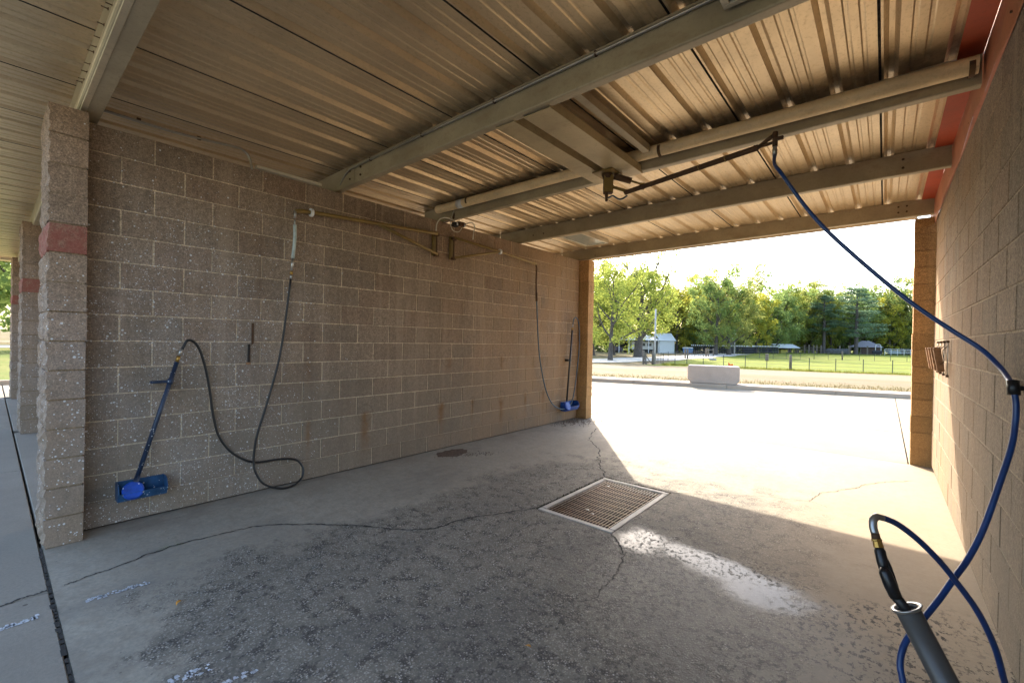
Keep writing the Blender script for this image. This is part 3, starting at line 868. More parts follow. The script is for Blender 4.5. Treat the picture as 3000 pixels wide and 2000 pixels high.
# joint seam plates on the mid beam ends
for rt, cc in ((b1, c1), (b2, c2), (b3, c3)):
    MB().box(-4.46 - cc, -4.22 - cc, -0.004, -0.0005, zb(-4.3) + 0.012, zb(-4.3) + 0.15).obj('splice_plate', m_beam, rt)
for i, (yy, lab) in enumerate(((0.395, 'front roof beam of the neighbouring bays'), (2.425, 'second roof beam of the neighbouring bays'), (5.575, 'fourth roof beam of the neighbouring bays'), (7.45, 'rear roof beam of the neighbouring bays'))):
    purlin(lab, yy, -15.3, -5.02)

conduit = MB().tube(spline([(-4.62, 2.50, 3.05), (-4.50, 2.43, 3.12), (-4.32, 2.408, 3.215), (-4.0, 2.404, 3.235), (-2.0, 2.404, 3.262), (0.40, 2.404, 3.294)], 6), 0.011, 8).obj('conduit', m_cond, None, smooth=True)
tag(conduit, 'thin metal conduit clipped along the top of the wide middle beam', 'conduit')
clipm = MB().box(-0.006, 0.006, -0.013, 0.013, -0.013, 0.016).mesh('clip', m_rust)
for xx in (-3.9, -3.1, -2.25, -1.4, -0.6):
    link('clip', clipm, conduit, (xx, 2.407, 3.236 + 0.0135 * (xx + 4.0)))
cl = MB().tube(spline([(-4.53, 0.50, 3.16), (-4.53, 0.98, 3.155), (-4.53, 1.40, 3.185), (-4.53, 1.49, 3.18), (-4.53, 1.545, 3.13), (-4.53, 1.568, 3.03)], 6), 0.011, 8).obj('conduit', m_cond, None, smooth=True)
tag(cl, 'thin conduit above the near part of the left wall bending down to its top', 'conduit')
for yy in (0.75, 1.15): link('clip', clipm, cl, (-4.53, yy, 3.165))
tr = MB().prism([(-4.556, 3.049), (-4.50, 3.049), (-4.50, 3.075), (-4.53, 3.075), (-4.556, 3.066)], 'y', 1.60, 2.22).obj('wall_cap_trim', m_trim, None)
tag(tr, 'short cream strip on top of the left wall before the middle beam', 'trim')

# red flashing
fl = empty('red_flashing', (0.43, 4.0, 3.2), 0, 'red painted metal flashing folded along the top of the right wall', 'flashing')
ysx = [0.4 + 0.4 * i for i in range(20)]
mb = MB(); vs = []; fs = []
for i, y in enumerate(ysx):
    bow = 0.012 * math.sin(y * 2.3) + 0.010 * math.sin(y * 5.1 + 1)
    zlow = 3.10 + 0.018 * math.sin(y * 1.7) - max(0, (y - 6.6)) * 0.05
    vs += [(0.005, y - 4.0, 3.352 - 3.2), (0.004 + bow * 0.3, y - 4.0, 3.22 - 3.2), (0.022 - abs(bow), y - 4.0, zlow - 3.2), (0.026 - abs(bow), y - 4.0, zlow - 0.012 - 3.2), (0.030 - abs(bow), y - 4.0, zlow - 3.2), (0.012, y - 4.0, 3.22 - 3.2), (0.012, y - 4.0, 3.352 - 3.2)]
n = 7
for i in range(len(ysx) - 1):
    for k in range(n - 1): fs.append((i * n + k, i * n + k + 1, (i + 1) * n + k + 1, (i + 1) * n + k))
mb.add(vs, fs)
mb.obj('upright_sheet', m_redflash, fl, smooth=False)
MB().box(-0.115, 0.004, 0.4 - 4.0, 8.3 - 4.0, 3.325 - 3.2, 3.329 - 3.2).obj('soffit_strip', m_redsoffit, fl)
MB().box(0.032, 0.26, 0.4 - 4.0, 8.0 - 4.0, 3.30 - 3.2, 3.36 - 3.2).obj('cap', m_redflash, fl)
for y in (1.5, 3.2, 4.6, 5.9, 7.1):
    link('screw', MB().tube([(-0.006, 0, 0), (0.01, 0, 0)], 0.006, 6).mesh('screw', m_rust), fl, (0.012, y - 4.0, 3.14 - 3.2))

# cream drain pipe
pp = empty('drain_pipe', (-2.1, 3.875, 3.217), 0, 'long cream plastic pipe strapped in front of a roof beam', 'pipe')
MB().tube([(-2.52 + 5.025 * k / 60, 0, -0.005 + 0.017 * k / 60) for k in range(61)], 0.054, 24, caps=False).obj('pipe_body', m_pipe, pp, smooth=True)
MB().tube([(2.495, 0, 0.012), (2.503, 0, 0.012)], 0.0535, 24).obj('pipe_cap', m_pipe, pp)
for xx in (-4.03, -1.57, 0.375):
    mb = MB()
    for k in range(20):
        a0, a1 = 2 * PI * k / 20, 2 * PI * (k + 1) / 20
        q = lambda r, a, x_: (x_, math.cos(a) * r, math.sin(a) * r)
        mb.add([q(0.0565, a0, -0.014), q(0.0565, a1, -0.014), q(0.0565, a1, 0.014), q(0.0565, a0, 0.014)], [(0, 1, 2, 3)])
    mb.obj('strap', m_rust, pp, loc=(xx + 2.1, 0, 0.001))
MB().tube([(-4.10 + 2.1, 0, 0), (-4.0 + 2.1, 0, 0)], 0.0555, 20).obj('coupling', m_white, pp, smooth=True, loc=(-0.12, 0, -0.004))

# two flat channels between the middle beam and the pipe beam
for i, (x0, x1) in enumerate(((-2.285, -2.105), (-2.02, -1.785))):
    cx = (x0 + x1) / 2; hw = (x1 - x0) / 2; t = 0.005
    poly = [(-hw, 0), (hw, 0), (hw, 0.072), (hw - t, 0.072), (hw - t, t), (-hw + t, t), (-hw + t, 0.072), (-hw, 0.072)]
    o = MB().prism(poly, 'y', 2.47 - 3.2, 3.985 - 3.2).obj('boom_channel', m_chan, None, loc=(cx, 3.2, 3.092))
    tag(o, ['flat steel channel left of a dark slot, carrying the boom plate', 'flat steel channel right of a dark slot, carrying the boom plate'][i], 'channel', 'paired steel channels between two beams')
o = MB().box(-1.70, -1.64, 2.50, 3.80, 3.20, 3.262).obj('deck_angle', m_beam, None)
tag(o, 'slim steel angle beside the paired channels under the deck', 'angle')

# ------------------------------------------------------------------ lights
def fixture(label, x0, x1, y0, y1, z, hgt, rx=0.0):
    cx, cy = (x0 + x1) / 2, (y0 + y1) / 2
    root = empty('ceiling_light', (cx, cy, z), 0, label, 'ceiling light', 'square ceiling lights')
    a, b, w = (x1 - x0) / 2, (y1 - y0) / 2, 0.035
    bo = MB().box(-a + 0.006, a - 0.006, -b + 0.006, b - 0.006, 0.022, hgt)
    bo.obj('housing', m_trim, root)
    fr = MB()
    fr.cbox(-a, a, -b, -b + w, 0, 0.02, 0.003); fr.cbox(-a, a, b - w, b, 0, 0.02, 0.003)
    fr.cbox(-a, -a + w, -b + w + .001, b - w - .001, 0, 0.02, 0.003); fr.cbox(a - w, a, -b + w + .001, b - w - .001, 0, 0.02, 0.003)
    fr.obj('frame', m_trim, root)
    MB().box(-a + w + 0.001, a - w - 0.001, -b + w + 0.001, b - w - 0.001, 0.010, 0.014).obj('lens', m_glass, root)
    return root
fixture('square ceiling light hung in front of the middle beam, cut by the top edge', -0.655, -0.22, 1.97, 2.395, 3.185, 0.12)
fixture('square glass ceiling light near the far end of the left wall', -4.20, -3.74, 6.12, 7.02, 3.215, 0.06)

# ------------------------------------------------------------------ wall booms
def wall_boom(label, yh, sgn, ztip, ytip, xw=XL):
    root = empty('wall_boom', (xw, yh, 2.72), 0, label, 'boom arm', 'swing booms on the left wall')
    MB().cbox(0.001, 0.035, -0.035, 0.035, -0.155, 0.15, 0.004).obj('hinge_plate', m_boom, root)
    MB().tube([(0.06, 0, -0.17), (0.06, 0, 0.15)], 0.011, 8).obj('hinge_pin', m_rust, root, smooth=True)
    MB().cbox(0.03, 0.085, -0.028, 0.028, 0.10, 0.135, 0.003).cbox(0.03, 0.085, -0.028, 0.028, -0.165, -0.13, 0.003).obj('hinge_lug', m_rust, root)
    return root
bm1 = wall_boom('ochre triangular wall boom reaching toward the near pier, feeding the black hose', 3.75, -1, 0, 0)
MB().tube(spline([(0.08, -0.01, 0.125), (0.08, -0.75, 0.075), (0.08, -1.65, 0.02), (0.08, -1.81, -0.01)], 4), 0.021, 8).obj('arm', m_boom, bm1, smooth=True)
MB().tube([(0.08, 0.0, -0.14), (0.08, -0.875, 0.062)], 0.019, 8).obj('brace', m_boom, bm1, smooth=True)
MB().tube([(0.08, -1.640, 0.018), (0.08, -1.665, 0.017)], 0.042, 16).obj('bumper_disc', m_white, bm1, smooth=False)
MB().tube([(0.08, -1.81, 0.0), (0.08, -1.815, -0.075)], [0.016, 0.012], 8).obj('swivel', m_zinc, bm1, smooth=True)
bm2 = wall_boom('ochre wall boom reaching toward the far ochre pier, feeding the faded blue hose', 4.05, 1, 0, 0)
MB().tube([(0.08, -0.01, 0.13), (0.08, 0.90, 0.092), (0.08, 1.82, 0.035)], 0.018, 8).obj('arm', m_boom, bm2, smooth=True)
MB().tube([(0.08, 0.0, -0.14), (0.08, 0.88, 0.08)], 0.016, 8).obj('brace', m_boom, bm2, smooth=True)
MB().tube([(0.08, 0.90, 0.092), (0.08, 0.925, 0.091)], 0.04, 16).obj('bumper_disc', m_white, bm2)
MB().tube([(0.08, 1.82, 0.03), (0.085, 1.83, -0.03)], 0.012, 8).obj('swivel', m_rust, bm2, smooth=True)

# supply lines and wiring at the pipe
wr = empty('supply_tubing', (-4.40, 3.98, 3.03), 0, 'tangle of thin pale supply tubes and fittings where the cream pipe meets the left wall', 'tubing')
q = lambda y, z, x=0.0: (x, y - 3.98, z - 3.03)
MB().tube(spline([q(3.67, 2.86), q(3.68, 2.95), q(3.74, 3.03), q(3.85, 3.065), q(3.97, 3.05), q(4.03, 2.99)], 6), 0.008, 6).obj('tube', m_wire, wr, smooth=True)
MB().tube(spline([q(4.33, 2.87), q(4.34, 2.97), q(4.36, 3.05), q(4.30, 3.10), q(4.20, 3.06), q(4.10, 3.02)], 6), 0.008, 6).obj('tube', m_wire, wr, smooth=True)
MB().tube(spline([q(4.12, 3.0, .01), q(4.05, 2.92, .01), q(3.95, 2.92, .01), q(3.90, 3.0, .01), q(3.93, 3.12, .01), q(3.98, 3.24, .02), q(4.02, 3.28, .02), q(4.05, 3.2, .02), q(4.03, 3.1, .02), q(4.07, 3.03, .02)], 6), 0.0055, 6).obj('tube', m_wire, wr, smooth=True)
MB().tube(spline([q(4.02, 3.22, .025), q(3.97, 3.16, .02), q(3.94, 3.07, .02)], 5), 0.012, 6).obj('cable', m_rust, wr, smooth=True)
MB().cbox(-0.03, 0.04, 3.95 - 3.98, 4.02 - 3.98, 2.975 - 3.03, 3.03 - 3.03, 0.004).obj('valve', m_black, wr)
MB().cbox(-0.03, 0.03, 4.05 - 3.98, 4.16 - 3.98, 3.005 - 3.03, 3.06 - 3.03, 0.004).obj('manifold', m_rust, wr)
MB().tube([q(3.985, 2.99, .05), q(3.985, 3.04, .05)], 0.011, 6).obj('fitting', m_zinc, wr, smooth=True)
MB().tube([q(4.13, 3.00, .04), q(4.13, 3.04, .04)], 0.010, 6).obj('fitting', m_zinc, wr, smooth=True)

# ------------------------------------------------------------------ brush set near the camera (left wall)
hose1 = [(-4.462, 1.906, 2.047), (-4.468, 1.864, 1.618), (-4.470, 1.81, 1.238), (-4.480, 1.71, 0.827), (-4.490, 1.635, 0.549), (-4.495, 1.615, 0.389), (-4.49, 1.612, 0.296), (-4.475, 1.625, 0.204), (-4.45, 1.691, 0.086), (-4.43, 1.83, 0.016), (-4.43, 1.954, 0.016), (-4.455, 2.047, 0.068), (-4.48, 2.067, 0.152), (-4.50, 2.027, 0.226), (-4.51, 1.949, 0.263), (-4.515, 1.826, 0.279), (-4.518, 1.707, 0.281), (-4.520, 1.612, 0.296), (-4.520, 1.52, 0.347), (-4.515, 1.413, 0.446), (-4.51, 1.326, 0.596), (-4.505, 1.28, 0.794), (-4.50, 1.254, 0.987), (-4.49, 1.219, 1.178), (-4.475, 1.169, 1.347), (-4.465, 1.121, 1.421), (-4.46, 1.075, 1.432), (-4.455, 1.052, 1.392), (-4.452, 1.037, 1.359)]
h1 = empty('hose', (-4.46, 1.93, 2.65), 0, 'black rubber hose hanging from the boom and looping on the floor by the left wall', 'hose')
off = lambda p: (p[0] + 4.46, p[1] - 1.93, p[2] - 2.65)
MB().tube([off(p) for p in spline(hose1, 5)], 0.0105, 10).obj('hose_body', m_black, h1, smooth=True)
MB().tube([off(p) for p in spline([(-4.461, 1.936, 2.63), (-4.46, 1.934, 2.58)], 2)], 0.009, 8).obj('fitting', m_zinc, h1, smooth=True)
MB().tube([off(p) for p in spline([(-4.461, 1.936, 2.58), (-4.46, 1.938, 2.45), (-4.46, 1.921, 2.25)], 5)], 0.0165, 10).obj('bend_guard', m_sleeve, h1, smooth=True)
MB().tube([off((-4.46, 1.921, 2.25)), off((-4.46, 1.912, 2.13))], 0.0125, 8).obj('coupling', m_zinc, h1, smooth=True)
MB().tube([off((-4.46, 1.9115, 2.12)), off((-4.461, 1.909, 2.085))], 0.0145, 8).obj('ferrule', m_brass, h1, smooth=True)
MB().tube([off((-4.461, 1.909, 2.085)), off((-4.462, 1.906, 2.045))], 0.0115, 8).obj('crimp', m_zinc, h1, smooth=True)

def brush(label, base, top, mat, mat_head, head_r, grip=None, brass=True):
    root = empty('foam_brush', base, 0, label, 'brush', 'long handled wash brushes')
    b = Vector(base); t = Vector(top); d = (t - b).normalized(); L = (t - b).length
    MB().tube([(0, 0, 0), d * (L - 0.11)], 0.0165, 12).obj('pole', mat, root, smooth=True)
    MB().tube([d * (L - 0.11), d * (L - 0.06)], 0.014, 8).obj('ferrule', m_brass, root, smooth=True)
    MB().tube([d * (L - 0.06), d * L], 0.0115, 8).obj('nozzle', m_zinc, root, smooth=True)
    # round brush head: disc back with bristle rim
    mb = MB(); nrm = Vector((0.93, 0.0, 0.36)).normalized(); c = Vector((0.030, -0.02, -0.055))
    mb.tube([c - nrm * 0.045, c - nrm * 0.02, c + nrm * 0.012, c + nrm * 0.022], [head_r * 0.93, head_r, head_r, head_r * 0.86], 24)
    mb.obj('brush_head', mat_head, root, smooth=False)
    MB().tube([Vector((0, 0, 0)) + d * 0.05, c - nrm * 0.005], [0.018, 0.022], 10).obj('socket', m_navy, root, smooth=True)
    if grip is not None:
        g0 = d * grip
        MB().cbox(-0.025, 0.025, -0.125, 0.0, -0.010, 0.010, 0.003).obj('wall_hook', mat, root, loc=g0 + Vector((-0.015, 0.0, 0)))
        MB().tube([g0 - d * 0.02, g0 + d * 0.02], 0.022, 10).obj('hook_collar', mat, root, smooth=True)
    return root
brush('navy brush pole spotted with soap, standing in the near blue holder', (-4.455, 0.752, 0.325), (-4.455, 1.032, 1.362), m_navy_s, m_brush_s, 0.068, 0.80)

def tray(label, y0, y1, z0, z1, xw, depth, mat):
    """open wall box: back, front, two sides, bottom"""
    cy = (y0 + y1) / 2
    root = empty('brush_holder', (xw, cy, z0), 0, label, 'brush holder', 'blue brush holders on the left wall')
    a = (y1 - y0) / 2; h = z1 - z0; t = 0.006; hf = h * 0.5
    # trough section: back, sloping bottom, front
    poly_out = [(0.002, h), (0.002, 0.03), (0.02, 0.0), (depth * 0.75, 0.0), (depth, hf)]
    poly_in = [(depth - t, hf), (depth * 0.75 - t, t), (0.024, t), (0.002 + t, 0.034), (0.002 + t, h)]
    MB().prism(poly_out + poly_in, 'y', -a, a).obj('trough', mat, root)
    side = [(0.002, h), (0.002, 0.03), (0.02, 0.0), (depth * 0.75, 0.0), (depth, hf), (depth * 0.8, h * 0.92), (depth * 0.5, h)]
    MB().prism(side, 'y', -a - t, -a - 0.0005).obj('end_plate', mat, root)
    MB().prism(side, 'y', a + 0.0005, a + t).obj('end_plate', mat, root)
    return root
tray('blue plastic brush holder on the near part of the left wall', 0.650, 0.940, 0.195, 0.330, XL, 0.145, m_tray_s)

# second brush set at the far end of the left wall
hose2 = [(-4.456, 5.891, 2.223), (-4.456, 5.964, 1.499), (-4.46, 6.038, 1.131), (-4.465, 6.205, 0.676), (-4.47, 6.411, 0.394), (-4.45, 6.62, 0.272), (-4.43, 6.833, 0.257), (-4.42, 7.004, 0.377), (-4.43, 7.14, 0.774), (-4.44, 7.242, 1.348), (-4.45, 7.241, 1.762), (-4.45, 7.157, 1.923), (-4.45, 7.052, 1.894), (-4.45, 7.025, 1.795)]
h2 = empty('hose', (-4.456, 5.87, 2.7), 0, 'thin faded blue hose hanging in a long loop near the far ochre pier', 'hose')
off2 = lambda p: (p[0] + 4.456, p[1] - 5.87, p[2] - 2.7)
MB().tube([off2(p) for p in spline(hose2, 6)], 0.0105, 8).obj('hose_body', m_bluehose2, h2, smooth=True)
MB().tube([off2(p) for p in spline([(-4.456, 5.88, 2.69), (-4.456, 5.875, 2.45), (-4.456, 5.891, 2.20)], 4)], 0.014, 8).obj('bend_guard', m_rust, h2, smooth=True)
MB().tube([off2((-4.456, 5.888, 2.28)), off2((-4.456, 5.898, 2.14))], 0.019, 8).obj('coupling', m_rust, h2, smooth=True)
brush('slim black brush pole standing in the bright blue holder by the far ochre pier', (-4.455, 6.873, 0.35), (-4.455, 7.025, 1.80), m_handle, m_bluebr, 0.085, None)
o = MB().cbox(-0.05, 0.03, -0.05, 0.05, -0.02, 0.02, 0.004).obj('pole_clamp', m_black, None, loc=(-4.485, 6.955, 1.13))
tag(o, 'small black clamp holding the far brush pole to the wall', 'clamp')
tray('bright blue plastic brush holder beside the far ochre pier', 6.80, 7.22, 0.20, 0.36, XL, 0.15, m_bluetray)

# ------------------------------------------------------------------ ceiling boom with blue hose, wand and holster (right)
bm = empty('ceiling_boom', (-2.04, 3.77, 3.088), 0, 'rusty swing boom with a spring, bolted under the paired channels', 'boom arm')
o3 = Vector((-2.04, 3.77, 3.088))
P3 = lambda *p: tuple(Vector(p) - o3)
MB().cbox(-0.105, 0.105, -0.105, 0.105, -0.010, 0.0, 0.002).obj('mount_plate', m_boom, bm)
MB().tube([(0, 0, -0.008), (0.0, 0, -0.055)], [0.055, 0.04], 12).obj('swivel_head', m_rust, bm, smooth=True)
hb = empty('hinge_box', (0, 0, 0)); bpy.data.objects.remove(hb)
# box turned to face the camera side
rotz = math.radians(38)
def rbox(name, x0, x1, y0, y1, z0, z1, mat, loc):
    return MB().cbox(x0, x1, y0, y1, z0, z1, 0.003).obj(name, mat, bm, loc=loc, rot=(0, 0, rotz))
rbox('hinge_box', -0.042, 0.045, -0.030, -0.022, -0.185, -0.02, m_boom, (0.01, 0.0, 0))
rbox('hinge_box', -0.042, 0.045, 0.022, 0.030, -0.185, -0.02, m_rust, (0.01, 0.0, 0))
rbox('hinge_box', -0.042, 0.045, -0.030, 0.030, -0.196, -0.186, m_rust, (0.01, 0.0, 0))
MB().tube([P3(-1.985, 3.80, 3.055), P3(-1.862, 3.905, 3.015)], 0.030, 14, caps=True).obj('spring_housing', m_rust, bm, smooth=True)
MB().tube([P3(-1.87, 3.90, 3.018), P3(-1.785, 3.97, 2.985)], 0.010, 8).obj('spring_rod', m_boom, bm, smooth=True)
MB().cbox(-0.022, 0.022, -0.014, 0.014, -0.05, 0.012, 0.003).obj('clevis', m_boom, bm, loc=P3(-1.782, 3.972, 2.985), rot=(0, 0, rotz))
MB().tube([P3(-1.995, 3.79, 2.955), P3(-1.88, 3.885, 2.912)], 0.015, 4).obj('link_bar', m_boom, bm)
A0, A1 = Vector((-1.90, 3.862, 2.900)), Vector((-0.72, 3.545, 2.905))
def sqbar(a, b, w, name, mat):
    a = Vector(a); b = Vector(b)
    return MB().tube([P3(*a), P3(*b)], w * 0.72, 4).obj(name, mat, bm)
sqbar(A0, A1, 0.032, 'arm', m_rust)
for f_ in (0.62, 0.8): MB().tube([P3(*A0.lerp(A1, f_)), P3(*A0.lerp(A1, f_ + 0.006))], 0.026, 4).obj('weld_band', m_boom, bm)
MB().tube([P3(*A1), P3(-0.60, 3.478, 2.945)], 0.014, 8).obj('tip_fork', m_rust, bm, smooth=True)
MB().tube([P3(*A1), P3(-0.605, 3.475, 2.888)], 0.012, 8).obj('tip_fork', m_rust, bm, smooth=True)
MB().tube([P3(-0.602, 3.473, 2.955), P3(-0.602, 3.472, 2.855)], 0.017, 8).obj('swivel', m_rust, bm, smooth=True)
MB().cbox(-0.03, 0.03, -0.012, 0.012, -0.01, 0.012, 0.003).obj('bracket', m_rust, bm, loc=P3(-0.58, 3.462, 2.9))
MB().tube([P3(-2.04, 3.758, 2.895), P3(-2.038, 3.759, 2.865), P3(-2.038, 3.759, 2.82)], [0.018, 0.014, 0.013], 8).obj('swivel_fitting', m_rust, bm, smooth=True)
MB().tube([P3(*p) for p in spline([(-2.026, 3.769, 2.85), (-1.995, 3.796, 2.872), (-1.976, 3.812, 2.86), (-1.947, 3.836, 2.842), (-1.919, 3.86, 2.849), (-1.885, 3.88, 2.875)], 5)], 0.0085, 8).obj('feed_hose', m_bluehose2, bm, smooth=True)

hoseA = [(-0.602, 3.472, 2.80), (-0.585, 3.375, 2.70), (-0.53, 3.29, 2.60), (-0.394, 3.278, 2.359), (-0.278, 3.253, 2.188), (-0.15, 3.239, 2.028), (-0.011, 3.234, 1.866), (0.117, 3.22, 1.726), (0.253, 3.205, 1.597), (0.361, 3.165, 1.498), (0.415, 3.09, 1.417), (0.432, 2.99, 1.362), (0.430, 2.882, 1.331), (0.438, 2.865, 1.258), (0.433, 2.845, 1.167), (0.418, 2.809, 1.077), (0.380, 2.751, 0.933), (0.33, 2.683, 0.755), (0.281, 2.62, 0.634), (0.233, 2.558, 0.555), (0.191, 2.503, 0.484), (0.144, 2.442, 0.416), (0.104, 2.387, 0.364), (0.078, 2.344, 0.313), (0.069, 2.316, 0.264), (0.074, 2.299, 0.224), (0.09, 2.288, 0.166), (0.15, 2.32, 0.07), (0.25, 2.44, 0.02), (0.36, 2.60, 0.03),
         (0.398, 2.656, 0.115), (0.386, 2.636, 0.191), (0.365, 2.609, 0.283), (0.335, 2.574, 0.374), (0.293, 2.529, 0.472), (0.237, 2.473, 0.57), (0.182, 2.417, 0.658), (0.115, 2.351, 0.745), (0.055, 2.29, 0.806), (0.016, 2.247, 0.832), (0.002, 2.232, 0.837)]
hb = empty('hose', (-0.602, 3.472, 2.84), 0, 'thick blue hose sweeping from the ceiling boom down the right wall to the wand', 'hose')
offb = lambda p: (p[0] + 0.602, p[1] - 3.472, p[2] - 2.84)
MB().tube([offb(p) for p in spline(hoseA, 6)], 0.0112, 12).obj('hose_body', m_bluehose, hb, smooth=True)
MB().tube([offb((-0.602, 3.472, 2.87)), offb((-0.602, 3.472, 2.845)), offb((-0.602, 3.472, 2.835)), offb((-0.602, 3.47, 2.79))], [0.012, 0.013, 0.0155, 0.015], 10).obj('fitting', m_zinc, hb, smooth=True)
ck = empty('hose_clamp', (XR, 2.875, 1.33), 0, 'black hose clamp on a short arm sticking out of the right wall', 'clamp')
MB().tube([(-0.001, 0.0, 0.0), (-0.025, 0.004, 0.0)], 0.011, 8).obj('arm', m_black, ck, smooth=True)
MB().tube([(-0.032, 0.010, 0.030), (-0.030, -0.006, -0.030)], 0.021, 12).obj('collar', m_black, ck, smooth=True)

# wand in its holster
W0 = Vector((0.0, 2.232, 0.838))
wd = empty('spray_wand', (-0.005, 2.16, 0.79), 0, 'black spray gun wand with brass fitting, standing in the grey holster', 'spray wand')
ow = Vector((-0.005, 2.16, 0.79))
Q3 = lambda p: tuple(Vector(p) - ow)
MB().tube([Q3(p) for p in spline([(0.006, 2.236, 0.836), (-0.010, 2.218, 0.842), (-0.021, 2.200, 0.834), (-0.021, 2.186, 0.810), (-0.015, 2.176, 0.788)], 5)], [0.0115] * 5 + [0.0135] * 16, 10).obj('swivel_elbow', m_zinc, wd, smooth=True)
MB().tube([Q3((-0.015, 2.176, 0.790)), Q3((-0.011, 2.171, 0.770))], [0.0135, 0.0155], 10).obj('sleeve', m_rust, wd, smooth=True)
MB().tube([Q3((-0.011, 2.171, 0.772)), Q3((-0.009, 2.169, 0.765)), Q3((-0.008, 2.168, 0.764)), Q3((-0.003, 2.163, 0.745))], [0.015, 0.017, 0.014, 0.0165], 8).obj('brass_nut', m_brass, wd, smooth=False)
gr = [(-0.004, 2.164, 0.747), (0.000, 2.158, 0.735), (0.008, 2.142, 0.700), (0.016, 2.126, 0.665)]
MB().tube([Q3(p) for p in gr], [0.013, 0.0175, 0.0175, 0.014], 12).obj('grip', m_handle, wd, smooth=True)
MB().tube([Q3(p) for p in [(0.011, 2.120, 0.690), (0.016, 2.112, 0.678), (0.030, 2.105, 0.642), (0.048, 2.102, 0.602)]], [0.012, 0.0195, 0.0205, 0.019], 12).obj('gun_body', m_handle, wd, smooth=True)
MB().tube([Q3(p) for p in spline([(0.010, 2.158, 0.722), (0.026, 2.150, 0.690), (0.040, 2.138, 0.650), (0.052, 2.122, 0.610)], 4)], 0.0085, 8).obj('trigger', m_handle, wd, smooth=True)
MB().tube([Q3((0.040, 2.108, 0.612)), Q3((0.079, 2.118, 0.560)), Q3((0.15, 2.103, 0.42))], [0.019, 0.016, 0.010], 10).obj('lance', m_black, wd, smooth=True)
ra, rb = Vector((0.077, 2.113, 0.571)), Vector((0.352, 2.075, 0.02))
hs = empty('wand_holster', tuple(rb), 0, 'dark grey plastic tube holster leaning beside the right wall, holding the wand', 'holster')
R3 = lambda p: tuple(Vector(p) - rb)
dT = (rb - ra).normalized()
mb = MB()
e1 = dT.cross(Vector((0, 0, 1))).normalized(); e2 = dT.cross(e1)
N = 32
def ringp(c, r): return [c + (e1 * math.cos(2 * PI * k / N) + e2 * math.sin(2 * PI * k / N)) * r for k in range(N)]
rings = [ringp(rb - rb, 0.038), ringp(ra - rb + dT * 0.005, 0.038), ringp(ra - rb + dT * 0.005, 0.034), ringp(ra - rb + dT * 0.3, 0.034)]
vs = [p for rr_ in rings for p in rr_]; fs = []
for i in range(3):
    for k in range(N): fs.append((i * N + k, i * N + (k + 1) % N, (i + 1) * N + (k + 1) % N, (i + 1) * N + k))
mb.add(vs, fs); mb.obj('tube', m_tube, hs, smooth=True, fix=True)
mb = MB(); rings = [ringp(ra - rb + dT * 0.006, 0.0395), ringp(ra - rb - dT * 0.002, 0.0475), ringp(ra - rb - dT * 0.006, 0.0470), ringp(ra - rb - dT * 0.004, 0.0345), ringp(ra - rb + dT * 0.004, 0.0335)]
vs = [p for rr_ in rings for p in rr_]; fs = []
for i in range(4):
    for k in range(N): fs.append((i * N + k, i * N + (k + 1) % N, (i + 1) * N + (k + 1) % N, (i + 1) * N + k))
mb.add(vs, fs); mb.obj('rim', m_zinc, hs, smooth=True)
MB().cbox(-0.04, 0.109, -0.03, 0.03, 0.06, 0.075, 0.003).obj('wall_bracket', m_rust, hs)

# mat clips on the right wall
def mat_clip(y, z, lab):
    root = empty('mat_clip', (XR, y, z), 0, lab, 'mat clip', 'brown mat clips on the right wall')
    MB().tube([(-0.010, 0, -0.17), (-0.010, 0, 0.17)], 0.0045, 6).obj('rod', m_zinc, root, smooth=True)
    MB().cbox(-0.022, -0.001, -0.010, 0.010, 0.150, 0.172, 0.003).cbox(-0.022, -0.001, -0.010, 0.010, -0.172, -0.150, 0.003).obj('eye', m_rust, root)
    MB().cbox(-0.026, 0.026, -0.011, 0.011, -0.115, 0.115, 0.003).obj('board', m_wood, root, loc=(-0.070, 0.0, -0.01), rot=(0, math.radians(-9), math.radians(8)))
    MB().tube(spline([(-0.012, -0.005, 0.12), (-0.045, -0.01, 0.07), (-0.035, -0.02, -0.02), (-0.06, -0.01, -0.05)], 4), 0.0035, 6).obj('spring', m_rust, root, smooth=True)
mcl = ['brown mat clip on the right wall next to the ochre pier', 'second mat clip from the ochre pier on the right wall', 'third mat clip from the ochre pier on the right wall', 'fourth mat clip from the ochre pier, nearest the camera, in shade']
for i, y in enumerate((6.78, 6.45, 6.12, 5.79)):
    mat_clip(y, 1.395, mcl[i])

# ------------------------------------------------------------------ small things on the floor
def leaf(x, y, s, rz, lab):
    mb = MB(); n = 9; vs = [(0, -s, 0.001)]; L = []; R_ = []
    for i in range(n):
        f = (i + 1) / (n + 1); w = math.sin(f * PI) ** 0.8 * s * 0.42; yy = -s + 2 * s * f
        L.append((-w, yy, 0.006 + 0.006 * math.sin(f * 3))); R_.append((w, yy, 0.009 + 0.004 * math.sin(f * 5)))
    vs += [p for pr in zip(L, R_) for p in pr] + [(0, s, 0.004)]
    fs = [(0, 2, 1)] + [(1 + 2 * i, 2 + 2 * i, 4 + 2 * i, 3 + 2 * i) for i in range(n - 1)] + [(2 * n - 1, 2 * n, 2 * n + 1)]
    mb.add(vs, fs)
    o = mb.obj('fallen_leaf', m_leaf_fallen, None, loc=(x, y, 0.003), rot=(0, 0, rz))
    tag(o, lab, 'leaf', 'orange leaves on the bay floor')
leaf(-2.957, 0.691, 0.024, 0.9, 'orange fallen leaf on the concrete near the front joint')
leaf(-1.30, 1.705, 0.017, 2.0, 'small orange leaf on the dark worn concrete, nearest the camera')
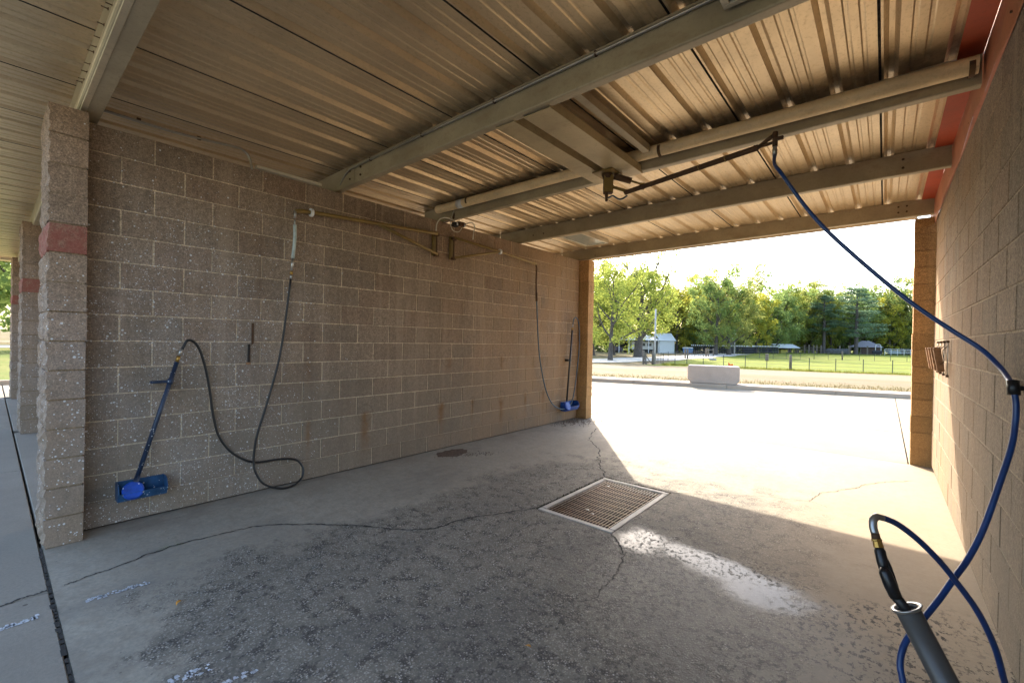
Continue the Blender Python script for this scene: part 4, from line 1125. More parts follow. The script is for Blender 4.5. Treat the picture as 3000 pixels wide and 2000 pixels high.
# grass tuft in the crack, gravel washed against the far pier, litter crumbs
gm = NT('grass_blade'); m_blade = gm.done((0.10, 0.15, 0.03), 0.7)
tf = MB()
for i in range(42):
    a = random.uniform(0, 2 * PI); r0 = random.uniform(0, 0.07); L = random.uniform(0.012, 0.035)
    bx, by = -3.79 + random.uniform(-0.012, 0.012), 0.83 + random.uniform(-0.07, 0.07)
    tf.add([(bx - 0.0015, by, 0), (bx + 0.0015, by, 0), (bx + math.cos(a) * L * 0.6, by + math.sin(a) * L * 0.6, L)], [(0, 1, 2)])
o = tf.obj('grass_tuft', m_blade, None, fix=False)
tag(o, 'tiny green grass tuft growing in the floor crack', 'grass tuft')
gv = MB()
for i in range(520):
    a = abs(random.gauss(0, 0.26)); b = random.gauss(0, 0.33)
    px, py = XL + 0.02 + a * 0.85, 7.02 + b * 0.75
    if py > 7.37 and px < -4.33: continue
    s = random.uniform(0.004, 0.011)
    gv.add([(px - s, py, 0), (px, py - s, 0), (px + s, py, 0), (px, py + s, 0), (px, py, s * 1.3)], [(0, 1, 4), (1, 2, 4), (2, 3, 4), (3, 0, 4)])
o = gv.obj('gravel', m_gravel, None, fix=False); tag(o, kind='stuff')
gv = MB()
for i in range(260):
    t_ = random.random(); a = random.gauss(0, 0.05)
    px, py = -4.25 + 0.35 * t_ + a, 3.75 + 0.55 * t_ + random.gauss(0, 0.06)
    s = random.uniform(0.003, 0.009)
    gv.add([(px - s, py, 0), (px, py - s, 0), (px + s, py, 0), (px, py + s, 0), (px, py, s)], [(0, 1, 4), (1, 2, 4), (2, 3, 4), (3, 0, 4)])
o = gv.obj('grit', m_gravel, None, fix=False); tag(o, kind='stuff')
mb = MB(); nn_ = 22
mb.add([(-4.28 + 0.16 * math.cos(2 * PI * k / nn_) * random.uniform(0.8, 1.15), 3.92 + 0.24 * math.sin(2 * PI * k / nn_) * random.uniform(0.8, 1.15), 0.0028) for k in range(nn_)], [tuple(range(nn_))])
mb.obj('rust_patch', simple('rust_patch', (0.10, 0.06, 0.035), 0.9, var=0.4, scale=20), floor, fix=False)
# grass and dirt packed round the drain rim
gv = MB()
for i in range(700):
    side = random.random()
    if side < 0.55: px, py = GX0 - abs(random.gauss(0, 0.012)), random.uniform(GY0, GY1)
    else: px, py = random.uniform(GX0, GX1), GY1 + abs(random.gauss(0, 0.014))
    s = random.uniform(0.003, 0.008)
    gv.add([(px - s, py, 0), (px, py - s, 0), (px + s, py, 0), (px, py + s, 0), (px, py, s * 1.2)], [(0, 1, 4), (1, 2, 4), (2, 3, 4), (3, 0, 4)])
o = gv.obj('dirt', simple('moss_dirt', (0.045, 0.040, 0.022), 0.95, var=0.5, scale=40), None, fix=False); tag(o, kind='stuff')

exec_ext = True
# ==================================================================  OUTSIDE
# curb with a wide flat top, in cast lengths
ang = math.atan2(2.8, 8.64)
cdir = Vector((math.cos(ang), math.sin(ang))); cnor = Vector((-math.sin(ang), math.cos(ang)))
curb = empty('curb', (-8.1, 14.4, 0), ang, kind='structure')
seg = MB().prism([(0.0, -0.12), (0.012, 0.118), (0.03, 0.13), (0.88, 0.132), (0.90, -0.12)], 'x', 0.006, 2.994).mesh('curb_length', m_curb)
for i in range(-4, 10): link('curb_length', seg, curb, (i * 3.0 + 1.35, 0, 0))
# left kerb by the roadside lawn
kl = empty('kerb', (-18.0, 0, 0), 0, kind='structure')
segl = MB().prism([(-0.18, -0.12), (-0.18, 0.13), (-0.02, 0.13), (0.0, 0.115), (0.012, -0.12)], 'y', 0.006, 2.994).mesh('kerb_length', m_curb)
for i in range(-3, 4): link('kerb_length', segl, kl, (0, i * 3.0, 0))

def ground_material():
    t = NT('field_ground')
    X, Y, Z = t.xyz()
    d = t.math('ADD', t.math('MULTIPLY', t.math('ADD', X, 8.1), CN.x), t.math('MULTIPLY', t.math('SUBTRACT', Y, 14.4), CN.y))
    wig = t.math('MULTIPLY', t.math('SUBTRACT', t.noise(0.5, 4, 0.6), 0.5), 2.5)
    green = t.sstep(t.math('ADD', d, wig), 29.6, 31.0)
    lane = t.math('ADD', X, t.math('MULTIPLY', t.math('SUBTRACT', Y, 46.4), 0.13))
    green = t.math('MULTIPLY', green, t.sstep(t.math('ADD', lane, wig), -19.6, -18.8))
    n1 = t.noise(0.22, 5, 0.65); n2 = t.noise(2.0, 5, 0.7); n3 = t.noise(14.0, 3, 0.7)
    # blades foreshorten into streaks across the view
    ns = t.noise(1.0, 5, 0.65, v=t.scale(t.pos(), (0.45, 1.8, 1.0)))
    gcol = t.mix(t.sstep(n1, 0.35, 0.65), (0.115, 0.150, 0.012), (0.155, 0.170, 0.015))
    gcol = t.mix(t.sstep(ns, 0.42, 0.66, 0.0, 0.6), gcol, (0.100, 0.130, 0.006))
    gcol = t.mix(t.sstep(n3, 0.5, 0.7, 0.0, 0.4), gcol, (0.20, 0.175, 0.02))
    dry = t.mix(t.sstep(n1, 0.35, 0.65), (0.20, 0.15, 0.092), (0.165, 0.135, 0.066))
    dry = t.mix(t.sstep(ns, 0.42, 0.62, 0.0, 0.75), dry, (0.125, 0.093, 0.055))
    dry = t.mix(t.sstep(n2, 0.52, 0.70, 0.0, 0.5), dry, (0.10, 0.10, 0.03))
    # pale raked band half way to the fence
    band = t.math('MULTIPLY', t.sstep(t.math('ADD', d, wig), 12.0, 15.0), t.sstep(t.math('ADD', d, wig), 24.0, 29.0, 1.0, 0.0))
    dry = t.mix(t.math('MULTIPLY', band, 0.6), dry, (0.225, 0.175, 0.125))
    near = t.sstep(d, 1.0, 6.0, 0.35, 0.0)
    dry = t.mix(near, dry, (0.14, 0.12, 0.035))
    left = t.sstep(t.math('ADD', lane, wig), -21.0, -17.0, 0.55, 0.0)
    dry = t.mix(t.math('MULTIPLY', left, t.sstep(n1, 0.4, 0.6)), dry, (0.105, 0.105, 0.03))
    col = t.mix(green, dry, gcol)
    return t.done(col, 0.95, 0.0, t.bump(t.math('ADD', n3, n2), 0.6, 0.05), 0.15)
m_ground = ground_material()
mg = MB()
us = [-900, -500, -300, -200, -140, -100, -70, -50, -35] + [x_ for x_ in range(-25, 60, 5)] + [70, 100, 140, 200, 300, 500, 900]
dsl = [0.86, 2, 4, 7, 10, 13, 16, 19, 22, 25, 28, 31, 34, 38, 45, 55, 70, 90, 120, 160, 220, 320, 500, 800]
org = Vector((-8.1, 14.4))
vs = []; fs = []
for d_ in dsl:
    for u in us:
        p = org + cdir * u + cnor * d_
        z = max(0.118 - 0.033 * max(0, d_ - 0.9), -0.93) if u > -11 or d_ > 25 else max(0.118 - 0.033 * max(0, d_ - 0.9), -0.93)
        vs.append((p.x, p.y, z + (random.uniform(-0.03, 0.03) if d_ > 3 and abs(u) < 80 else 0)))
nu = len(us)
for j in range(len(dsl) - 1):
    for i in range(nu - 1): fs.append((j * nu + i, j * nu + i + 1, (j + 1) * nu + i + 1, (j + 1) * nu + i))
mg.add(vs, fs)
o = mg.obj('ground', m_ground, None, smooth=True); tag(o, kind='structure')

def lawn_material():
    t = NT('roadside_lawn')
    n1 = t.noise(0.3, 5, 0.65); n3 = t.noise(9.0, 4, 0.7)
    col = t.mix(t.sstep(n1, 0.35, 0.65), (0.10, 0.135, 0.028), (0.17, 0.165, 0.05))
    col = t.mix(t.sstep(n3, 0.45, 0.65, 0.0, 0.5), col, (0.065, 0.09, 0.022))
    return t.done(col, 0.95, 0.0, t.bump(n3, 0.5, 0.04), 0.15)
m_lawn = lawn_material()
def yline(x): return curb_y(x) + 0.9
mb = MB()
xs_l = [-18.17, -24, -32, -45, -65, -100, -200, -900]
vs = []; fs = []
for x_ in xs_l: vs += [(x_, -900, 0.10), (x_, -30, 0.10), (x_, 0, 0.10), (x_, yline(x_) if x_ > -100 else yline(x_), 0.11)]
for i in range(len(xs_l) - 1):
    for k in range(3): fs.append((i * 4 + k, i * 4 + k + 1, (i + 1) * 4 + k + 1, (i + 1) * 4 + k))
mb.add(vs, fs)
o = mb.obj('lawn', m_lawn, None); tag(o, kind='structure')
mb = MB(); mb.add([(-18.17, -16.0, 0.02), (25.2, -16.0, 0.02), (25.2, -900, 0.02), (-18.17, -900, 0.02)], [(0, 1, 2, 3)])
mb.add([(25.2, -900, 0.02), (900, -900, 0.02), (900, 300, 0.02), (25.2, 26.0, 0.02)], [(0, 1, 2, 3)])
o = mb.obj('front_lawn', m_lawn, None); tag(o, kind='structure')
m_road = simple('pale_road', (0.30, 0.29, 0.27), 0.9, var=0.15, scale=3)
mb = MB(); mb.add([(-58, -300, 0.125), (-50, -300, 0.125), (-50, 9.0, 0.125), (-58, 6.2, 0.125)], [(0, 1, 2, 3)])
o = mb.obj('road', m_road, None); tag(o, kind='structure')
# gravel lane
m_lane = simple('pale_gravel', (0.46, 0.43, 0.38), 0.95, var=0.2, scale=2.5)
FS = 1.6
lanep = spline([(-34, 25, 0), (-29, 36, 0), (-27.0, 46, 0), (-25.4, 58, 0), (-25.2, 72, 0), (-26.0, 90, 0), (-27, 112, 0)], 5)
mb = MB(); vs = []; fs = []
for i, p in enumerate(lanep):
    t_ = (lanep[min(i + 1, len(lanep) - 1)] - lanep[max(i - 1, 0)]).normalized(); n_ = Vector((-t_.y, t_.x, 0))
    w = 3.6 + 0.5 * math.sin(i * 1.3)
    for q_ in (w, 0, -w):
        c_ = p + n_ * q_; vs.append((c_.x, c_.y, terr(c_.x, c_.y) + 0.06))
for i in range(len(lanep) - 1):
    for k in range(2): fs.append((i * 3 + k, i * 3 + k + 1, (i + 1) * 3 + k + 1, (i + 1) * 3 + k))
mb.add(vs, fs); o = mb.obj('gravel_lane', m_lane, None); tag(o, kind='structure')

# concrete barrier block on the curb
m_barrier = concrete_apron('barrier_concrete', (0.43, 0.35, 0.28))
bc = org + cdir * 3.95 + cnor * 0.42
mb = MB()
L2, Hb, Wb = 0.80, 0.60, 0.30
prof = [(-L2 + 0.10, 0.0), (L2 - 0.10, 0.0), (L2, 0.13), (L2, Hb - 0.03), (L2 - 0.03, Hb), (-L2 + 0.03, Hb), (-L2, Hb - 0.03), (-L2, 0.13)]
vs = []
for (yy, ins) in ((-Wb, 0.02), (-Wb + 0.025, 0.0), (Wb - 0.025, 0.0), (Wb, 0.02)):
    for (px, pz) in prof:
        vs.append((px * (1 - ins / L2), yy, pz + (ins if pz < 0.01 else (-ins if pz > Hb - 0.04 else 0))))
n = len(prof); fs = [tuple(range(n))[::-1], tuple(range(3 * n, 4 * n))]
for k in range(3):
    for i in range(n): fs.append((k * n + i, k * n + (i + 1) % n, (k + 1) * n + (i + 1) % n, (k + 1) * n + i))
mb.add(vs, fs)
o = mb.obj('concrete_barrier', m_barrier, None, loc=(bc.x, bc.y, 0.132), rot=(0, 0, ang - 0.05))
tag(o, 'big pale concrete barrier block sitting on the curb', 'barrier')

def FP(x, y, dz=0.0):
    X_, Y_ = x * FS, y * FS
    return Vector((X_, Y_, terr(X_, Y_) + dz))

# --------------------------------------------------- fences
m_tpost = simple('steel_post', (0.055, 0.06, 0.05), 0.7, var=0.3)
m_wpost = simple('weathered_post', (0.16, 0.13, 0.10), 0.9, var=0.35, scale=8)
m_fwire = simple('fence_wire', (0.14, 0.13, 0.12), 0.5, 0.4)
tpost = MB().prism([(-0.03, -0.006), (0.03, -0.006), (0.03, 0.006), (0.008, 0.008), (0.008, 0.035), (-0.008, 0.035), (-0.008, 0.008), (-0.03, 0.006)], 'z', -0.2, 1.25).mesh('steel_post', m_tpost)
wpost = MB().tube([(0, 0, -0.3), (0, 0, 1.45), (0, 0, 1.5)], [0.12, 0.11, 0.09], 10).mesh('wood_post', m_wpost, True)
def wire_fence(label, pts, wood=(), wires=(0.25, 0.55, 0.85, 1.15), r=0.008, mid=None):
    b = FP(*pts[0]); root = empty('wire_fence', b, 0, label, 'fence')
    P = [FP(*p) for p in pts]
    for i, p in enumerate(P):
        link('wood_post' if i in wood else 'steel_post', wpost if i in wood else tpost, root, p - b)
    for z in wires:
        MB().tube([p - b + Vector((0, 0, z)) for p in P], r, 4).obj('wire', m_fwire, root)
    return root, b
nearp = [(-11.3, 29.1), (-10.55, 29.2), (-9.85, 29.4), (-8.932, 29.75), (-7.741, 29.85), (-6.521, 29.95), (-5.40, 30.2), (-4.227, 30.5), (-3.293, 30.4), (-2.078, 30.6), (-0.878, 30.8), (0.34, 31.3), (1.6, 31.6), (3.0, 32.0)]
nf, nb_ = wire_fence('wire fence of thin steel posts along the near edge of the green field', nearp, (7,))
# woven stays on the left run
mb = MB()
for k in range(24):
    f_ = k / 23; p = FP(-11.95 + f_ * 0.65, 29.0 + 0.1 * f_) - nb_
    mb.tube([p, p + Vector((0, 0, 1.15))], 0.008, 3)
tag(mb.obj('stay', m_fwire, nf), kind='stuff')
o = MB().cbox(-0.13, 0.13, -0.12, 0.12, 0.86, 1.5, 0.02).obj('post_box', m_wpost, nf, loc=FP(-5.40, 30.2) - nb_)
farp = [(-10.2, 53.0), (-8.996, 53.5), (-7.91, 54.2), (-6.817, 55.5), (-5.711, 56.5), (-4.602, 57.9), (-3.467, 59.2), (-2.035, 59.6), (-0.801, 60.0), (0.474, 61.3), (1.8, 62)]
wire_fence('second wire fence with a dark wood post, crossing the middle of the field', farp, (6,), r=0.010)
lanef = [(-12.05, 29.2), (-12.6, 32.0), (-13.2, 35.0), (-13.9, 38.5), (-14.37, 42.4), (-14.8, 46.5), (-15.1, 51.3)]
lf, lb_ = wire_fence('wire lane fence running back from the gate beside the gravel lane', lanef, (4, 6))
mb = MB()
for k in range(46):
    f_ = (k / 45) ** 1.3; i = min(int(f_ * 6), 5); g_ = f_ * 6 - i
    p = FP(lanef[i][0] + (lanef[i + 1][0] - lanef[i][0]) * g_, lanef[i][1] + (lanef[i + 1][1] - lanef[i][1]) * g_) - lb_
    mb.tube([p, p + Vector((0, 0, 1.2))], 0.012, 3)
tag(mb.obj('stay', m_fwire, lf), kind='stuff')
pr_ = FP(-14.42, 42.3); link('wood_post', wpost, lf, FP(-14.15, 42.4) - lb_)
# wooden gate with diagonal brace
gA, gB = FP(-12.50, 28.7), FP(-12.02, 29.1)
gate = empty('wooden_gate', gA, 0, 'weathered wooden gate with a diagonal brace by the white pole', 'gate')
link('wood_post', wpost, gate, (0, 0, 0)); link('wood_post', wpost, gate, gB - gA)
gd = gB - gA
for z in (0.25, 1.15): MB().tube([Vector((0, 0, z)), gd + Vector((0, 0, z))], 0.045, 6).obj('rail', m_wpost, gate)
MB().tube([Vector((0, 0, 1.2)), gd * 0.85 + Vector((0, 0, 0.15))], 0.045, 6).obj('brace', m_wpost, gate)
MB().tube([Vector((0, 0, 1.2)), gd * 0.35 + Vector((0, 0, 0.0))], 0.06, 6).obj('brace', m_wpost, gate)
MB().tube([gd * 0.25 + Vector((0, 0, 0)), gd * 0.25 + Vector((0, 0, 1.3))], 0.07, 6).obj('upright', m_wpost, gate)
# rail gate deeper in
gA, gB = FP(-15.15, 51.4), FP(-15.40, 55.0)
gate2 = empty('rail_gate', gA, 0, 'low wooden rail gate at the back of the lane beside the big tree', 'gate')
for v in (Vector((0, 0, 0)), (gB - gA) * 0.3, gB - gA): link('wood_post', wpost, gate2, v)
for z in (0.5, 1.2): MB().tube([Vector((0, 0, z)), gB - gA + Vector((0, 0, z))], 0.06, 6).obj('rail', m_wpost, gate2)
# dark back fence with white tipped pickets
m_wtip = simple('white_paint', (0.75, 0.75, 0.73), 0.6, var=0.08)
m_dark = simple('dark_board', (0.035, 0.035, 0.04), 0.9, var=0.3)
picks = [(-21.0, 64.6), (-18.2, 68.2), (-16.2, 74.0), (-16.0, 79.0), (-13.5, 84)]
pb = FP(*picks[0]); pf = empty('picket_fence', pb, 0, 'long dark fence with white tipped pickets below the trees', 'fence')
pk = MB().box(-0.08, 0.08, -0.05, 0.05, 0, 1.75).mesh('picket', m_dark)
tp = MB().box(-0.09, 0.09, -0.06, 0.06, 1.752, 2.05).mesh('picket_tip', m_wtip)
NPK = 62
for k in range(NPK):
    f_ = k / (NPK - 1) * 4; i = min(int(f_), 3); g_ = f_ - i
    p = FP(picks[i][0] + (picks[i + 1][0] - picks[i][0]) * g_, picks[i][1] + (picks[i + 1][1] - picks[i][1]) * g_) - pb
    o = link('picket', pk, pf, p); link('picket_tip', tp, o)
for z in (0.5, 1.1, 1.6):
    MB().tube([FP(*q_) - pb + Vector((0, 0.12, z)) for q_ in picks], 0.10, 4).obj('rail', m_dark, pf)
bpst = [(-11.552, 99.3), (-10.62, 97.1), (-9.926, 97.3), (-9.489, 97.7), (-8.838, 97.7), (-12.6, 96.0), (-6.2, 99), (-4.9, 100), (-2.4, 103)]
b = FP(*bpst[0]); root = empty('paddock_fence', b, 0, 'row of dark paddock posts between the lean-to and the bales', 'fence')
pk2 = MB().box(-0.16, 0.16, -0.12, 0.12, 0, 2.5).mesh('post', m_wpost)
for p in bpst: link('post', pk2, root, FP(*p) - b)
for z in (1.0, 1.7): MB().tube([FP(-13.0, 96.5) - b + Vector((0, 0, z)), FP(-8.6, 97.8) - b + Vector((0, 0, z))], 0.07, 4).obj('rail', m_wpost, root)

# --------------------------------------------------- poles
m_pole = simple('pale_pole', (0.42, 0.39, 0.36), 0.8, var=0.15, scale=6)
p = FP(-12.05, 29.5)
o = MB().tube([(0, 0, -0.5), (0, 0, 6.05)], [0.115, 0.085], 12).obj('utility_pole', m_pole, None, smooth=True, loc=p)
tag(o, 'bare pale pole standing beside the wooden gate', 'pole')
p = FP(-16.3, 68.3)
up = empty('utility_pole', p, 0, 'grey utility pole with transformer boxes in front of the dark tree pair', 'pole')
MB().tube([(0, 0, -0.5), (0, 0, 6.4)], [0.16, 0.12], 10).obj('mast', m_pole, up, smooth=True)
MB().tube([(0.28, 0, 4.3), (0.28, 0, 5.0)], 0.2, 10).obj('transformer', m_white, up, smooth=True)
MB().cbox(-0.6, -0.3, -0.15, 0.15, 3.5, 3.9, 0.02).obj('meter_box', m_white, up)
MB().box(-0.6, 0.4, -0.04, 0.04, 4.0, 4.12).obj('arm', m_pole, up)

# --------------------------------------------------- sheds
m_tin = simple('pale_tin', (0.60, 0.62, 0.62), 0.5, 0.1, var=0.08)
m_tinroof = simple('pale_roof', (0.50, 0.54, 0.54), 0.45, 0.2, var=0.1)
m_shade = simple('dark_interior', (0.03, 0.028, 0.03), 0.9)
m_rv = simple('cream_trailer', (0.50, 0.47, 0.42), 0.5, var=0.1)
m_void = simple('dark_glass', (0.03, 0.03, 0.035), 0.2)
A = FP(-22.60, 62.2); B = FP(-26.9, 57.5)          # front gable corner and left end
ax = (B - A); Lr = ax.length; axn = Vector((ax.x, ax.y, 0)).normalized(); rz = math.atan2(axn.y, axn.x)
shed = empty('tin_shed', A, rz, 'pale ribbed tin shed with an open lean-to beyond the trees', 'shed')
# local +x runs to the left end; local -y faces away from camera (backwards), y>0 towards camera side
sd = -1 if (Vector((-axn.y, axn.x)).dot(Vector((-A.x, -A.y)))) < 0 else 1
def sb(x0, x1, y0, y1, z0, z1): 
    ya, yb = sorted((y0 * sd, y1 * sd)); return MB().box(x0, x1, ya, yb, z0, z1)
sb(0.0, Lr * 0.35, -4.4, 0.0, 0, 2.9).obj('wall', m_tin, shed)
mb = MB(); hgt = 2.9
vs = [(0.001, 0, hgt), (0.001, -4.4 * sd, hgt), (0.001, -2.2 * sd, hgt + 1.5), (-0.12, 0, hgt), (-0.12, -4.4 * sd, hgt), (-0.12, -2.2 * sd, hgt + 1.5)]
mb.add(vs, [(0, 1, 2), (3, 4, 5), (0, 1, 4, 3), (1, 2, 5, 4), (2, 0, 3, 5)])
mb.obj('gable', m_tin, shed)
for (ya, yb) in ((0.25, -2.2), (-4.65, -2.2)):
    za = hgt - 0.15; zr_ = hgt + 1.52
    mb = MB(); mb.add([(-0.3, ya * sd, za), (Lr * 0.36, ya * sd, za), (Lr * 0.36, yb * sd, zr_), (-0.3, yb * sd, zr_), (-0.3, ya * sd, za + 0.07), (Lr * 0.36, ya * sd, za + 0.07), (Lr * 0.36, yb * sd, zr_ + 0.07), (-0.3, yb * sd, zr_ + 0.07)],
               [(0, 1, 2, 3), (4, 5, 6, 7), (0, 1, 5, 4), (1, 2, 6, 5), (2, 3, 7, 6), (3, 0, 4, 7)])
    mb.obj('roof', m_tinroof, shed)
for k in range(5):
    sb(0.3 + k * 0.55, 0.36 + k * 0.55, 0.0, 0.04, 0, 2.9).obj('rib', m_tin, shed)
sb(-0.13, -0.121, -3.1, -2.2, 0, 2.5).obj('door', m_shade, shed)
# lean-to roof to the left with posts
mb = MB(); x0, x1 = Lr * 0.37, Lr * 1.35
mb.add([(x0, 0.9 * sd, 2.75), (x1, 0.9 * sd, 2.75), (x1, -4.2 * sd, 3.9), (x0, -4.2 * sd, 3.9), (x0, 0.9 * sd, 2.85), (x1, 0.9 * sd, 2.85), (x1, -4.2 * sd, 4.0), (x0, -4.2 * sd, 4.0)],
       [(0, 1, 2, 3), (4, 5, 6, 7), (0, 1, 5, 4), (1, 2, 6, 5), (2, 3, 7, 6), (3, 0, 4, 7)])
mb.obj('lean_to_roof', m_tinroof, shed)
for k in range(5):
    xx = x0 + (x1 - x0) * (k + 0.15) / 4.4
    sb(xx, xx + 0.12, 0.7, 0.82, 0, 2.76).obj('post', m_white, shed)
sb(x0, x1, -4.3, -4.2, 0, 3.8).obj('back_wall', m_shade, shed)
mb = None
# trailer parked under it
tr_ = empty('trailer', A + axn * (Lr * 0.72), rz, 'cream trailer with dark windows parked under the shed lean-to', 'trailer')
sb(-2.7, 2.4, -2.8, -0.6, 0.75, 2.5).obj('body', m_rv, tr_)
for k in range(3): sb(-2.2 + k * 1.5, -1.2 + k * 1.5, -0.6, -0.57, 1.5, 2.1).obj('window', m_void, tr_)
sb(-2.7, 2.4, -2.8, -0.62, 0.35, 0.745).obj('chassis', m_shade, tr_)
for xx in (-0.9, 0.0):
    MB().tube([(xx, -0.85 * sd, 0.33), (xx, -0.62 * sd, 0.33)], 0.33, 14).obj('wheel', m_black, tr_)
# dark car further left
c_ = FP(-28.6, 56.0)
car = empty('parked_car', c_, rz, 'dark parked car half hidden behind the tree trunks', 'car')
m_car = simple('dark_car_paint', (0.03, 0.02, 0.045), 0.25, 0.2, var=0.1)
prof = [(-2.2, 0.45), (-2.25, 0.8), (-1.4, 0.95), (-0.8, 1.45), (0.9, 1.45), (1.7, 0.95), (2.2, 0.85), (2.2, 0.45)]
MB().prism(prof, 'y', -0.85, 0.85).obj('body', m_car, car)
MB().prism([(-0.72, 1.02), (-0.45, 1.38), (0.75, 1.38), (1.2, 1.02)], 'y', 0.852, 0.87).obj('window', m_void, car)
MB().prism([(-0.72, 1.02), (-0.45, 1.38), (0.75, 1.38), (1.2, 1.02)], 'y', -0.87, -0.852).obj('window', m_void, car)
for xx in (-1.4, 1.35):
    for yy in (-0.8, 0.66): MB().tube([(xx, yy, 0.33), (xx, yy + 0.16, 0.33)], 0.33, 14).obj('wheel', m_black, car)
# dumpster
p = FP(-21.2, 63.6)
ds = empty('dumpster', p, 0.3, 'blue bin with a pale lid beside the tin shed', 'bin')
MB().prism([(-0.95, 0.15), (0.95, 0.15), (1.1, 1.2), (-1.1, 1.2)], 'y', -0.8, 0.8).obj('tub', simple('bin_blue', (0.10, 0.19, 0.36), 0.5), ds)
MB().prism([(-1.15, 1.205), (1.15, 1.205), (1.0, 1.42), (-1.0, 1.42)], 'y', -0.88, 0.88).obj('lid', m_white, ds)
# open lean-to shelter in the field
a_, b_ = FP(-14.45, 90.5), FP(-12.2, 95.5)
vx = b_ - a_; L = vx.length; rz2 = math.atan2(vx.y, vx.x)
sh = empty('field_shelter', a_, rz2, 'open field shelter with a pale sloping tin roof', 'shelter')
for xx in (0.0, L * 0.5, L):
    for yy in (0, 3.5): MB().box(xx - 0.09, xx + 0.09, yy - 0.09, yy + 0.09, 0, 1.55).obj('post', m_wpost, sh)
def roofpl(y0, z0, y1, z1, x0, x1, par, mat):
    mb = MB(); mb.add([(x0, y0, z0), (x1, y0, z0), (x1, y1, z1), (x0, y1, z1), (x0, y0, z0 + 0.08), (x1, y0, z0 + 0.08), (x1, y1, z1 + 0.08), (x0, y1, z1 + 0.08)],
       [(0, 1, 2, 3), (4, 5, 6, 7), (0, 1, 5, 4), (1, 2, 6, 5), (2, 3, 7, 6), (3, 0, 4, 7)])
    mb.obj('roof_sheet', mat, par)
roofpl(-0.5, 1.5, 1.8, 2.55, -0.5, L + 0.5, sh, m_tin); roofpl(4.1, 1.5, 1.82, 2.55, -0.5, L + 0.5, sh, m_tin)
MB().box(-0.1, L + 0.1, 3.6, 3.7, 0, 1.5).obj('back_wall', m_dark, sh)
MB().box(L * 0.40, L * 0.72, 1.5, 3.0, 0, 0.95).obj('hay_stack', simple('hay', (0.35, 0.30, 0.06), 0.9, var=0.3), sh)
# small hip roofed shed
p = FP(-2.4, 107)
gz = empty('hip_roof_shed', p, 0.1, 'small brown shed with a grey hipped roof under the pines', 'shed')
MB().box(-1.6, 3.0, 0, 3.2, 0, 2.2).obj('wall', simple('brown_wall', (0.10, 0.065, 0.05), 0.9), gz)
mb = MB(); mb.add([(-4.6, -1.0, 2.15), (3.6, -1.0, 2.15), (3.6, 4.2, 2.15), (-4.6, 4.2, 2.15), (-1.4, 1.6, 4.1), (0.4, 1.6, 4.1)], [(0, 1, 5, 4), (1, 2, 5), (2, 3, 4, 5), (3, 0, 4), (3, 2, 1, 0)])
mb.obj('roof', simple('grey_roof', (0.22, 0.21, 0.23), 0.8), gz)
for xx in (-4.2, -1.8): MB().box(xx - 0.1, xx + 0.1, -0.7, -0.5, 0, 2.15).obj('post', m_wpost, gz)
# dark round bales
m_bale = simple('dark_bale', (0.05, 0.048, 0.05), 0.7, var=0.3, scale=4)
bal = MB().tube([(0, -0.75, 0.8), (0, -0.7, 0.8), (0, 0.7, 0.8), (0, 0.75, 0.8)], [0.74, 0.82, 0.82, 0.74], 14).mesh('hay_bale', m_bale, True)
bl = ['dark round bale at the left end of the bale row', 'second dark round bale from the left in the row', 'dark round bale in the middle of the row', 'second dark round bale from the right in the row', 'dark round bale at the right end of the row, by the big pine']
for i in range(5):
    o = link('hay_bale', bal, None, FP(-7.6 + i * 0.52, 96.6 + i * 0.85), (0, 0, 0.2 * i)); tag(o, bl[i], 'bale', 'dark round bales under the pines')
# pen of pale panels and a dark cow-sized cart at the right
p = FP(-0.6, 104.5)
pen = empty('pipe_pen', p, 0.25, 'pale pipe rail pen near the right side of the field', 'pen')
for z in (0.7, 1.2, 1.7): MB().tube([(1.0, 0, z), (8.5, 0.8, z)], 0.06, 5).obj('rail', m_white, pen)
for k in range(6): MB().tube([(1.0 + k * 1.5, 0.16 * k, 0), (1.0 + k * 1.5, 0.16 * k, 1.75)], 0.06, 5).obj('post', m_white, pen)
MB().tube(spline([(-1.1, 0, 0), (-1.1, 0, 2.6), (-0.5, 0, 3.1), (0.1, 0, 2.6), (0.1, 0, 0)], 4), 0.07, 6).obj('arch', m_white, pen)
o = MB().cbox(-1.5, 0.9, -0.6, 0.6, 0.25, 1.3, 0.25).obj('feed_trough', m_dark, None, loc=FP(-0.85, 104.0)); tag(o, 'dark trough at the left end of the pale pipe pen', 'trough')
o = MB().cbox(-1.4, 1.4, -0.6, 0.6, 0.2, 1.15, 0.2).obj('water_tank', simple('tank_green', (0.12, 0.17, 0.16), 0.6), None, loc=FP(1.45, 107.5)); tag(o, 'grey green tank beside the pale pipe pen', 'tank')
